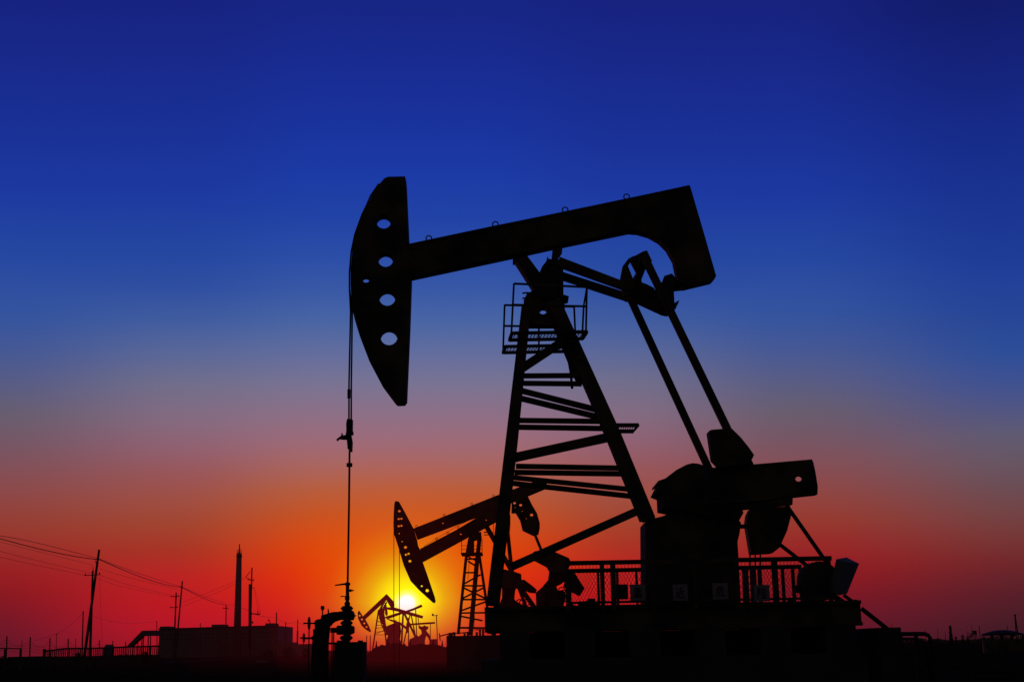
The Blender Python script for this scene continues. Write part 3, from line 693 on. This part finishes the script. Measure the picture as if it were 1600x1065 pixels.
# ================================================================== LEFT: FENCES
yfz = 110
fe = thing('wire_fence', 'sagging wire fence on thin dark posts at the left edge', 'fence', G(100, yfz))
posts = [(10.5,993,2.0),(47,994.5,2.0),(77.8,996,1.8),(106.4,997,1.8),(155,999.5,1.6),(176,1000.5,1.5),(196,1001.8,1.4),(215,1003,1.3),(34,1000,.9),(118,996.5,.9)]
for px, py, w in posts:
    b = G(px, yfz); MB().tube([b-Vector((0,0,.2)), P(px+.4, py, yfz)], M(w,yfz)/2, 6).build('post', WOOD, fe)
mb = MB()
seq = [(-30,992)] + [(p[0], p[1]) for p in posts[:8]]
for (xa,ya),(xb,yb) in zip(seq, seq[1:]):
    for dz, sag in ((5,9),(11,5),(16,4),(21,3)):
        mb.tube([P(xa+(xb-xa)*k/6, ya+dz+(yb-ya)*k/6 + sag*4*(k/6)*(1-k/6), yfz) for k in range(7)], .010, 4)
mb.build('wire', CABLE, fe)
ga = thing('gate_frame', 'low square metal frame at the far left behind the wire fence', 'gate', G(15, 105))
mb = MB(); q0 = P(-30,1012,105); q1 = P(33,1012.5,105)
mb.bar(q0, q1, M(1.5,105)); mb.build('top_bar', STEEL, ga)
for px in (8, 32.5):
    q = P(px,1012.5,105); MB().bar(q, (q.x,105,0), M(2.4,105)).build('post', STEEL, ga)
# balustrade wall
yb = 170
bw = thing('baluster_fence', 'long low fence of close-set uprights leading to the factory', 'fence', G(160, yb))
line = [(70,1016.5),(84,1015),(104,1012.5),(150,1012),(200,1010),(250,1008.5)]
mb = MB()
for (xa,ya),(xb,yb_) in zip(line, line[1:]): mb.bar(P(xa,ya,yb), P(xb,yb_,yb), M(2.4,yb), .2)
mb.build('top_rail', CONC, bw)
q0 = P(70,1026,yb); q1 = P(250,1024,yb)
MB().box(q0.x, q1.x, yb-.1, yb+.1, -.1, q0.z+.05).build('base_wall', CONC, bw)
mb = MB(); x = 71.0
while x < 250:
    i = max(k for k in range(len(line)-1) if line[k][0] <= x); (xa,ya),(xb,yb_) = line[i], line[i+1]
    yt = ya + (yb_-ya)*(x-xa)/(xb-xa)
    a = P(x, yt, yb); mb.bar(a, (a.x, yb, 0), M(1.15,yb) * random.uniform(.8,1.3)); x += 2.9
mb.build('upright', CONC, bw)
lw = MB().box(P(13,1026,150).x, P(66,1026,150).x, 149.8, 150.2, -.1, P(30,1025,150).z).build('low_wall', CONC)
tag(lw, 'low plain wall behind the metal frame at the far left', 'wall')

# ================================================================== FACTORY
yF = 450
fa = thing('factory', 'long dark factory block with roof boxes and rows of small windows', 'factory building', G(341, yF))
p0 = P(248.7,982,yF); p1 = P(434.5,977,yF)
mb = MB(); dep = 30
mb.quadbox([(p0.x,yF,-.5),(p1.x,yF,-.5),(p1.x,yF,p1.z),(p0.x,yF,p0.z)], [(p0.x,yF+dep,-.5),(p1.x,yF+dep,-.5),(p1.x,yF+dep,p1.z),(p0.x,yF+dep,p0.z)])
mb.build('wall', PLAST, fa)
mb = MB(); mb.bar(P(248,982,yF-.2), P(435,976.6,yF-.2), M(1.6,yF), .5); mb.build('parapet', CONC, fa)
for xa, ya, xb in ((249,978,263),(330,975,348),(414,973,428)):
    a = P(xa,ya,yF); b = P(xb,ya+8,yF); MB().box(a.x, b.x, yF+.5, yF+9, b.z, a.z).build('roof_box', PLAST, fa)
a = P(419.7,973,yF); mb = MB().bar(a+Vector((0,3,0)), P(419.7,966,yF+3), .22).bar(P(417.5,969,yF+3), P(422,969,yF+3), .2); mb.build('antenna', STEEL, fa)
for row, (yy, hh_) in enumerate(((988,1.3),(994,1.5))):
    for k in range(30):
        xx = 254 + k*5.9
        if 331 < xx < 347 or 365 < xx < 377: continue
        a = P(xx, yy+ (2.5-k*.12), yF); w_ = M(2.6,yF); h_ = M(hh_,yF)
        MB().box(a.x, a.x+w_, yF-.15, yF-.02, a.z-h_, a.z).build('window', DARK, fa)
mb = MB()
for k in range(14):
    a = G(342+k*6.6, yF); mb.box(a.x, a.x+M(1.1,yF), yF-.5, yF-.02, 0, P(350,1000,yF).z)
mb.build('pilaster', PLAST, fa)
# chimney
ch = thing('chimney', 'tall tapered factory chimney with a thin mast on top', 'chimney', G(370.5, 440))
b = G(370, 440); tp = P(373.8, 863.5, 440)
MB().tube([b, tp], M(12.5,440)/2, 16, M(8,440)/2).build('stack', PLAST, ch, True)
tp2 = P(373.7, 870, 440); MB().tube([tp2, P(373.75,866.8,440)], M(9,440)/2, 16).build('rim', CONC, ch)
mb = MB().tube([tp, P(374.3,849.5,440)], .18, 6)
for k in range(6):
    a_ = k*math.pi/3; mb.tube([tp+Vector((.7*math.cos(a_),.7*math.sin(a_),0)), tp+Vector((.7*math.cos(a_),.7*math.sin(a_),.95))], .06, 4)
mb.bar(P(371.5,857.5,440), P(377,857.5,440), .12)
mb.build('mast', STEEL, ch)
# sloping conveyor gallery
cg = thing('conveyor_gallery', 'sloping covered conveyor gallery on trestles at the left end of the factory', 'conveyor', G(222, 440))
mid_part(cg, 'gallery', 440, 4, [(198,1009),(222,984.5),(249,984),(249,992.8),(226.6,993),(208,1010)], m_=PLAST)
for px, py in ((208,1006),(222,994),(224.5,993),(232,992),(235.5,992)):
    q = P(px,py,440); MB().bar(q, (q.x,440,0), M(1.1,440), .4).build('trestle', CONC, cg)
lb = thing('low_shed', 'low flat shed with a small roof box right of the factory', 'shed', G(465, 430))
a = P(437,1006,430); b = P(500,1006.5,430); MB().box(a.x, b.x, 430, 440, -.3, a.z).build('wall', PLAST, lb)
a = P(445,1002.8,430); b = P(457,1006,430); MB().box(a.x, b.x, 431, 438, b.z-.1, a.z).build('roof_box', PLAST, lb)
a = P(434,1001,430); b = P(440,1006,430); MB().box(a.x, b.x, 430.2, 438, -.3, a.z).build('end_bay', PLAST, lb)
for k in range(4):
    q = G(404+k*5, 128, 0)
    s_ = random.uniform(.18,.3)
    o = MB().lathe(q, [(0,s_),(s_*.5,s_*1.1),(s_*.9,s_*.5)], 7).build('rubble_stone', ROADM); o.rotation_euler=(0,0,0)
    tag(o, 'pale stone lying on the dark ground before the factory', 'stone', 'pale stones on the ground before the factory')

# ================================================================== RIGHT SIDE
pr = thing('pipeline', 'black pipe running down from the skid then level, bent to the ground at right', 'pipe', G(1420, Y0+.3))
yp = Y0 + .3
pts = [P(1346,950,yp), P(1391,985.5,yp)]
MB().bar(pts[0], pts[1], M(6,yp), .07).build('stay_bar', STEEL2, pr)
pp = [P(1385,990,yp), P(1444,989.5,yp), P(1450,991.5,yp), P(1453.5,996,yp), P(1454,1003,yp)]; pp.append(Vector((pp[-1].x, yp, 0)))
MB().tube(pp, M(6.4,yp)/2, 12).build('pipe', STEEL2, pr, True)
yq = Y0 + 1.2
pp = [P(1385,997.5,yq), P(1426,997.5,yq), P(1436,1000,yq), P(1444,1004,yq)]; pp.append(Vector((pp[-1].x+.1, yq, 0)))
MB().tube(pp, M(5,yq)/2, 12).build('lower_pipe', STEEL2, pr, True)
for px in (1407,1431):
    q = P(px,993,yp); MB().bar(q, (q.x,yp,0), .06).build('support', STEEL2, pr)

yk = 95
ca = thing('round_canopy', 'low round mushroom-shaped roof on short posts at the far right', 'canopy', G(1566, yk))
c = P(1566, 990.5, yk); r = M(31,yk)
MB().lathe(c, [(-.06,r*.96),(0,r),(.05,r*.97),(.16,r*.7),(.25,r*.45),(.3,r*.15)], 36).build('roof', STEEL2, ca, True)
for px in (1549.6,1565,1580.5):
    q = P(px,990,yk); MB().bar((q.x,yk,c.z), (q.x,yk,0), M(4,yk)).build('post', CONC, ca)
MB().lathe((c.x,yk,-.1), [(0,r*.97),(P(1566,998.5,yk).z+.1,r*.97)], 30).build('tank_wall', STEEL, ca)
def rpole(px, top, y, w, label, lat=False):
    t = thing('mast' if lat else 'distant_pole', label, 'mast' if lat else 'pole', G(px[1], y), 'masts and poles on the right horizon')
    MB().tube([G(px[1],y), P(px[0], top, y)], M(w,y)/2, 6, M(w,y)/3).build('shaft', STEEL, t); return t
t = thing('lattice_mast', 'faint leaning lattice mast above the round canopy at far right', 'mast', G(1590, 320))
mb = MB(); y_ = 320
mb.tube([P(1585.6,960,y_), G(1588,y_)], .12, 4); mb.tube([P(1586.2,960,y_), G(1592,y_)], .12, 4)
for k in range(8):
    f0 = k/8; f1 = (k+1)/8; a0 = P(1585.6,960,y_).lerp(G(1588,y_), f0); b1 = P(1586.2,960,y_).lerp(G(1592,y_), f1); mb.tube([a0,b1], .08, 4)
mb.bar(P(1584.3,960.3,y_), P(1587.5,960,y_), .3); mb.build('lattice', STEEL, t)
rpole((1574,1574.3), 976.5, 260, 1.3, 'thin pole standing behind the round canopy')
rpole((1530,1531.5), 977.5, 240, 1.6, 'plain pole left of the round canopy')
rpole((1518,1519), 976, 420, .8, 'faint thin pole left of the square water tank')
rpole((1465,1465.5), 981.5, 420, .9, 'faint thin pole left of the conifer')
rpole((1407.3,1407.5), 981.5, 300, .9, 'thin stub pole above the level pipe')
rpole((1393,1393.5), 975, 330, .8, 'thin stub pole at the bend of the stay bar')
rpole((1446,1446.5), 982, 330, .7, 'thin stub pole above the bend of the pipe')
# water tank box on legs
rpole((1477,1477.3), 988, 360, 1.0, 'short thin pole close left of the conifer')
rpole((1511,1511.4), 985, 380, 1.0, 'short thin pole right of the taller bush')
rpole((1542,1542.2), 986.5, 380, .9, 'short thin pole under the left rim of the round canopy')
t = thing('water_tank', 'small square tank on legs between the conifer and the canopy', 'tank', G(1524, 330))
a = P(1521,984.5,330); b = P(1526.5,990.5,330); MB().box(a.x,b.x,330,331.2,b.z,a.z).build('tank', STEEL, t)
for px in (1521.4,1523.6,1526): q = P(px,990,330); MB().bar(q,(q.x,330,0),.14).build('leg', STEEL, t)
t = thing('steel_gantry', 'low slanting steel frame beside the square tank', 'frame', G(1516, 330))
mb = MB()
for s in ((1513,988,1521,993),(1515,996,1520,988),(1517,989,1517,998),(1513,992,1520,994)): mb.bar(P(s[0],s[1],332), P(s[2],s[3],332), .14)
q = P(1517,997,332); mb.bar(q,(q.x,332,0),.14); mb.build('frame_bars', STEEL, t)

def tree(name, label, cat, px, top, y, wpx, kind, n=220, group=None):
    b = G(px, y); tp = P(px, top, y); H = tp.z; Wd = M(wpx, y)
    t = thing(name, label, cat, b, group)
    MB().tube([b-Vector((0,0,.1)), Vector((b.x, y, H*.85))], max(.05,H*.018), 7, .02).build('trunk', BARK, t)
    mb = MB()
    for i in range(n):
        f = random.random()
        if kind == 'cone':
            z = H*(.12 + .88*f); lay = .6 + .4*abs(math.sin(f*26)); rr = Wd/2*(1-f)**.85*lay*random.uniform(.3,1.05)
        else:
            z = H*(.18+.8*f); rr = Wd/2*math.sqrt(max(0,1-(2*f-1)**2))*random.uniform(.3,1.1)
        an = random.uniform(0, 2*math.pi); c = Vector((b.x+rr*math.cos(an), y+rr*math.sin(an), z - (rr*.3 if kind=='cone' else 0)))
        s_ = H*random.uniform(.025,.06); 
        u = Vector((random.uniform(-1,1),random.uniform(-1,1),random.uniform(-.6,.6))).normalized(); v = u.orthogonal().normalized()
        mb.bm.faces.new([mb.bm.verts.new(c + u*s_*1.5*a_ + v*s_*.7*b_) for a_, b_ in ((-1,0),(0,-1),(1,0),(0,1))])
    mb.build('crown', LEAF, t)
tree('conifer_tree', 'narrow ragged conifer on the right horizon beyond the pipe', 'tree', 1486.5, 977, 190, 8, 'cone', 420)
tree('bush', 'dark round bush just right of the conifer', 'bush', 1494, 993.5, 190, 5, 'round', 160)
tree('bush', 'dark taller bush between the conifer and the square tank', 'bush', 1505, 991, 200, 6, 'round', 200)
tree('bush', 'low wide dark bush right of the pipe bend', 'bush', 1466, 996, 200, 18, 'round', 240)
tree('bush', 'dark bush at the right edge beyond the canopy', 'bush', 1599, 991, 120, 8, 'round', 200)

for px, top, y, wpx, lab in ((452,1010,150,22,'dark low bush before the flat shed right of the factory'),(478,1012,140,12,'small bush just left of the thick wellhead pipe'),(420,1016,150,26,'flat dark bush before the right end of the factory'),
      (5,1024,110,16,'dark bush at the far left edge by the metal frame'),(122,1019,150,14,'little bush in front of the baluster fence left of the crossed poles'),(226,1017,160,14,'little bush below the conveyor gallery')):
    tree('bush', lab, 'bush', px, top, y, wpx, 'round', 420, 'bushes scattered over the field')
# low earth bank heaped round the far pumps
mb = MB(); bk = 125; rows = []
pr_ = [(572,1022),(578,1017),(586,1011),(594,1008),(602,1006.5),(612,1005),(622,1004),(630,1005.5),(638,1008.5),(644,1007.5),(652,1006),(660,1005),(668,1006),(676,1007),(684,1007),(692,1009),(700,1010),(712,1014),(730,1022)]
ridge = []
for (xa,ya),(xb,yb2) in zip(pr_, pr_[1:]):
    for k in range(5): ridge.append((xa+(xb-xa)*k/5, ya+(yb2-ya)*k/5 + random.uniform(-1.4,1.0)))
for px, py in ridge:
    q = P(px, py, bk); h_ = max(q.z, .05)
    rows.append([mb.bm.verts.new((q.x*(bk-7*(1-.0))/bk, bk-7, -.2)), mb.bm.verts.new((q.x*(bk-3)/bk, bk-3, h_*random.uniform(.5,.7))), mb.bm.verts.new((q.x, bk, h_)), mb.bm.verts.new((q.x*(bk+8)/bk, bk+8, -.2))])
for r0, r1 in zip(rows, rows[1:]):
    for k in range(3): mb.bm.faces.new((r0[k], r1[k], r1[k+1], r0[k+1]))
struct('earth_bank', mb, SOIL)
for k, (px, top, wpx, lab) in enumerate(((588,1002,3,'short valve post on the left slope of the earth bank'),(606,998,4,'fat valve post on the bank under the roof-peaked far pump jack'),(641,1000,3,'slim valve post in the dip of the bank below the sun'),
                   (677,999,3.4,'valve post on the bank under the lamp post'),(691,1001,3,'rightmost valve post on the bank, beside the long plinth'))):
    b_ = P(px, 1010, 121); t_ = thing('valve_post', lab, 'valve', (b_.x, 121, 0), 'valve posts on the earth bank')
    tp_ = P(px, top, 121); MB().tube([(b_.x,121,0), tp_], .05, 6).build('stem', STEEL2, t_)
    MB().lathe((b_.x,121,tp_.z-.22), [(-.25,.05),(-.2,M(wpx,121)/2),(-.05,M(wpx,121)/2),(0,.05)], 10).build('body', STEEL2, t_)
    MB().ring((b_.x,121,tp_.z), M(wpx,121)*.45, .025, 12, 'z' if k % 2 else 'x').build('hand_wheel', STEEL2, t_)
mb = MB(); q0 = P(162,1011,172); q1 = P(168,1006,172); xm = (q0.x+q1.x)/2
mb.quadbox([(q0.x,172,-.1),(q1.x,172,-.1),(q1.x,172,q0.z),(xm,172,q1.z),(q0.x,172,q0.z)], [(q0.x,175,-.1),(q1.x,175,-.1),(q1.x,175,q0.z),(xm,175,q1.z),(q0.x,175,q0.z)])
tag(mb.build('hut', PLAST), 'tiny hut with a pitched roof peeping over the baluster fence', 'hut')
q0 = P(69.5,1013,109); tag(MB().box(q0.x-.09,q0.x+.09,108.9,109.1,-.1,q0.z).build('concrete_post', CONC), 'stubby concrete post at the left end of the baluster fence', 'post')
for px, top in ((573,992),(578.6,991.5)):
    t_ = thing('stake', 'thin upright stake left of the far pumps near the sun', 'stake', G(px,150), 'thin stakes left of the far pump jacks')
    MB().tube([G(px,150), P(px,top,150)], .05, 5).build('shaft', WOOD, t_)
# dry grass tufts
mb = MB()
for i in range(3600):
    y = 38 + 110*random.random()**1.3; x = (random.uniform(-.46,.46))*y
    h_ = random.uniform(.06,.26)
    for k in range(4):
        a_ = random.uniform(0,2*math.pi); w_ = .012; p = Vector((x+random.uniform(-.12,.12), y, -.05)); t_ = Vector((.5*h_*math.cos(a_), .5*h_*math.sin(a_), h_*random.uniform(.7,1.2)+.05))
        mb.bm.faces.new([mb.bm.verts.new(q) for q in (p-Vector((w_,0,0)), p+Vector((w_,0,0)), p+t_)])
o = mb.build('dry_grass', LEAF); o['kind'] = 'stuff'; tag(o, 'short dry grass tufts over the dark field', 'grass')

tree('bush', 'ragged small bush left of the square tank', 'bush', 1513, 992.5, 210, 6, 'round', 200)
tree('bush', 'ragged bush between the plain pole and the round canopy', 'bush', 1537, 993, 210, 9, 'round', 240)
# ragged far tree belt along the whole horizon (one mass)
mb = MB()
for i in range(5200):
    a_ = R(random.uniform(-26, 26)); y = random.uniform(820, 1000); x = math.tan(a_)*y
    hmax = 2.6 + 1.6*math.sin(a_*37) + 1.2*math.sin(a_*91+1)
    hmax = hmax if x > 0 else hmax*.25
    c = Vector((x, y, random.uniform(0, max(.4,hmax)))); s_ = random.uniform(.4,1.1)
    u = Vector((random.uniform(-1,1),random.uniform(-1,1),random.uniform(-.5,.5))).normalized(); v = u.orthogonal().normalized()
    mb.bm.faces.new([mb.bm.verts.new(c + u*s_*1.6*p_ + v*s_*.8*q_) for p_, q_ in ((-1,0),(0,-1),(1,0),(0,1))])
o = mb.build('far_tree_belt', LEAF); o['kind'] = 'stuff'; tag(o, 'thin dark belt of trees along the far horizon', 'tree belt')

# ================================================================== SKY AND SUN
sd_ = ray(635.5, 942)
sun_el = math.asin(sd_.z); sun_az = math.atan2(sd_.x, sd_.y)
w = bpy.data.worlds.new('World'); sc.world = w; w.use_nodes = True
nt = w.node_tree; nt.nodes.clear(); N = nt.nodes.new; L = nt.links.new
def lin(c): 
    c /= 255; return c/12.92 if c <= .04045 else ((c+.055)/1.055)**2.4
def math_(op, a, b=None, c=None):
    n = N('ShaderNodeMath'); n.operation = op
    for i, v in enumerate((a, b, c)):
        if v is None: continue
        if isinstance(v, (int, float)): n.inputs[i].default_value = v
        else: L(v, n.inputs[i])
    return n.outputs[0]
tc = N('ShaderNodeTexCoord'); nrm = N('ShaderNodeVectorMath'); nrm.operation = 'NORMALIZE'; L(tc.outputs['Generated'], nrm.inputs[0])
sep = N('ShaderNodeSeparateXYZ'); L(nrm.outputs[0], sep.inputs[0])
el = math_('MULTIPLY', math_('ARCSINE', sep.outputs[2]), 180/math.pi)
az = math_('MULTIPLY', math_('ARCTAN2', sep.outputs[0], sep.outputs[1]), 180/math.pi)
daz = math_('SUBTRACT', az, math.degrees(sun_az))
EMAX = 90.0
def ramp(stops, fac, emax):
    r = N('ShaderNodeValToRGB'); cr = r.color_ramp; cr.interpolation = 'LINEAR'
    stops = sorted(stops)
    while len(cr.elements) < len(stops): cr.elements.new(1.0)
    for e, (p, col) in zip(cr.elements, stops): e.position = p/emax
    for e, (p, col) in zip(cr.elements, stops):
        e.position = p/emax; e.color = (*[lin(v) for v in col], 1) if len(col) == 3 else (col[0],)*3 + (1,)
    L(math_('DIVIDE', fac, emax), r.inputs['Fac']); return r.outputs['Color']
def col_ramp(px, stops):
    """colours read down one column of the sky; rows become elevations"""
    st = [(math.degrees(math.asin(ray(px, py).z)), c) for py, c in stops]
    return ramp(st + [(38,(14,24,90)),(58,(7,12,46)),(90,(4,7,28))], el, EMAX)
TOP = [(5,(23,37,132)),(100,(24,43,145)),(200,(25,51,157)),(280,(28,59,165)),(340,(33,66,165)),(400,(43,77,166))]
TOPM = [(5,(23,35,128)),(100,(24,41,139)),(200,(25,48,149)),(300,(28,57,160)),(400,(37,71,160)),(450,(46,78,160))]
TOPF = [(5,(18,28,107)),(100,(20,34,121)),(200,(22,42,135)),(300,(25,50,144)),(400,(29,59,150)),(450,(34,65,152))]
c0 = col_ramp(600, TOP + [(450,(55,87,165)),(500,(71,100,164)),(550,(97,109,157)),(600,(121,115,146)),(650,(142,111,133)),(690,(157,106,119)),(730,(170,100,92)),(765,(182,93,60)),(800,(195,83,34)),(850,(217,68,8)),(890,(223,50,3)),(920,(217,36,10)),(950,(206,26,24)),(985,(192,19,31)),(1008,(178,18,28))])
c1 = col_ramp(290, TOPM + [(500,(64,92,159)),(550,(89,103,152)),(600,(113,110,138)),(650,(131,107,129)),(700,(144,96,112)),(740,(152,85,88)),(780,(158,78,66)),(820,(161,67,47)),(860,(168,50,36)),(900,(184,33,34)),(940,(188,24,33)),(975,(182,20,38)),(1015,(160,18,36))])
c2 = col_ramp(50, TOPM + [(500,(53,84,157)),(550,(69,88,148)),(600,(88,92,132)),(650,(104,93,110)),(700,(119,85,98)),(730,(129,80,88)),(765,(139,73,74)),(800,(146,65,58)),(830,(150,56,46)),(860,(151,43,40)),(890,(150,31,35)),(922,(139,24,32)),(960,(119,22,37)),(990,(104,22,40)),(1020,(92,20,38))])
c3 = col_ramp(1550, TOPF + [(500,(39,70,150)),(550,(44,77,152)),(600,(62,81,145)),(640,(80,85,130)),(680,(95,90,114)),(720,(102,86,100)),(760,(106,77,85)),(800,(113,68,70)),(840,(116,55,54)),(875,(112,40,43)),(900,(100,35,42)),(930,(85,30,40)),(960,(72,28,38)),(985,(61,26,36)),(998,(55,24,34))])
ad = math_('ABSOLUTE', daz)
def step(lo, hi, v):
    n = N('ShaderNodeMapRange'); n.interpolation_type = 'SMOOTHSTEP'; L(v, n.inputs[0]); n.inputs[1].default_value = lo; n.inputs[2].default_value = hi
    return n.outputs[0]
def mix(f, a, b):
    n = N('ShaderNodeMix'); n.data_type = 'RGBA'; L(f, n.inputs[0]); L(a, n.inputs[6])
    if isinstance(b, tuple): n.inputs[7].default_value = b
    else: L(b, n.inputs[7])
    return n.outputs[2]
base = mix(step(16.5, 26, ad), mix(step(9, 17, ad), mix(step(3.2, 10, ad), c0, c1), c2), c3)
base = mix(step(35, 105, ad), base, (.034, .034, .042, 1))      # the eastern sky is already night
dt = N('ShaderNodeVectorMath'); dt.operation = 'DOT_PRODUCT'; L(nrm.outputs[0], dt.inputs[0]); dt.inputs[1].default_value = sd_
ang = math_('MULTIPLY', math_('ARCCOSINE', math_('MINIMUM', dt.outputs['Value'], 1.0)), 180/math.pi)
GL = [(0,(255,255,255)),(.30,(255,255,250)),(.40,(255,255,120)),(.6,(255,250,0)),(1.0,(244,222,0)),(1.6,(228,180,0)),(2.4,(222,142,0)),(3.4,(224,112,0)),(5,(226,88,4)),(8,(215,75,10))]
cg_ = ramp(GL, ang, 10.0)
AL = [(0,(1.0,)),(1.0,(1.0,)),(1.6,(.8,)),(2.4,(.52,)),(3.4,(.27,)),(5,(.08,)),(6.5,(.0,))]
al = ramp(AL, ang, 10.0)
low = N('ShaderNodeMapRange'); L(el, low.inputs[0]); low.inputs[1].default_value = .1; low.inputs[2].default_value = 2.0; low.inputs[3].default_value = .12; low.inputs[4].default_value = 1.0
fa_ = math_('MULTIPLY', al, low.outputs[0])
mx2 = N('ShaderNodeMix'); mx2.data_type = 'RGBA'; L(fa_, mx2.inputs[0]); L(base, mx2.inputs[6]); L(cg_, mx2.inputs[7])
bg = N('ShaderNodeBackground'); L(mx2.outputs[2], bg.inputs['Color']); bg.inputs['Strength'].default_value = 1.0
sky = N('ShaderNodeTexSky'); sky.sky_type = 'NISHITA'; sky.sun_disc = False; sky.sun_elevation = sun_el; sky.sun_rotation = sun_az
bg2 = N('ShaderNodeBackground'); L(sky.outputs[0], bg2.inputs['Color']); bg2.inputs['Strength'].default_value = 0.0001
add = N('ShaderNodeAddShader'); L(bg.outputs[0], add.inputs[0]); L(bg2.outputs[0], add.inputs[1])
out = N('ShaderNodeOutputWorld'); L(add.outputs[0], out.inputs['Surface'])

sl = bpy.data.lights.new('sun', 'SUN'); sl.energy = 0.1; sl.angle = R(0.53); sl.color = (1, .3, .08)
so = bpy.data.objects.new('sun', sl); C.objects.link(so); so.rotation_euler = (-sd_).to_track_quat('-Z', 'Y').to_euler(); so.location = (0, 0, 50)

# emissive volumes imitating sunlit, hazy air over the far field, brightest toward the sun
def haze_glow(name, c, r, e, col):
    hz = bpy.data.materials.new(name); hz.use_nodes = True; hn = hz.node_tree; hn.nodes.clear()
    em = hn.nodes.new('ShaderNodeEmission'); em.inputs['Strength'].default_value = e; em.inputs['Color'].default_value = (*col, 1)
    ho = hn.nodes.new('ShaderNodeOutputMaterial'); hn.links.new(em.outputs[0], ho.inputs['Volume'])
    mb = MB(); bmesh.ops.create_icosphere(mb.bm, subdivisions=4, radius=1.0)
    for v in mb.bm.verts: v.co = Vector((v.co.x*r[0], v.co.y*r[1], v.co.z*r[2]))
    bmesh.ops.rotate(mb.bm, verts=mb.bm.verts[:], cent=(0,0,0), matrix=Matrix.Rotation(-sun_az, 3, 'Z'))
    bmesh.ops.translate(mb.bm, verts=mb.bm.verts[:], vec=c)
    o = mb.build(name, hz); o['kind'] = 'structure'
hd = Vector((math.sin(sun_az), math.cos(sun_az), 0))
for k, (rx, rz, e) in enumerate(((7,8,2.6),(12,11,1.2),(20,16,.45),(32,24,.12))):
    haze_glow('haze_glow', hd*(196+k*8) + Vector((0,0,3)), (rx, 160+k*8, rz), e*1e-4, (1,.03,.05))
haze_glow('haze_glow', Vector((0,420,0)), (420,350,30), 3e-6, (1,.25,.3))

# ------------------------------------------------------------------ render settings
sc.view_settings.view_transform = 'Standard'; sc.view_settings.look = 'None'; sc.view_settings.exposure = 0
sc.cycles.use_denoising = False
sc.cycles.max_bounces = 6
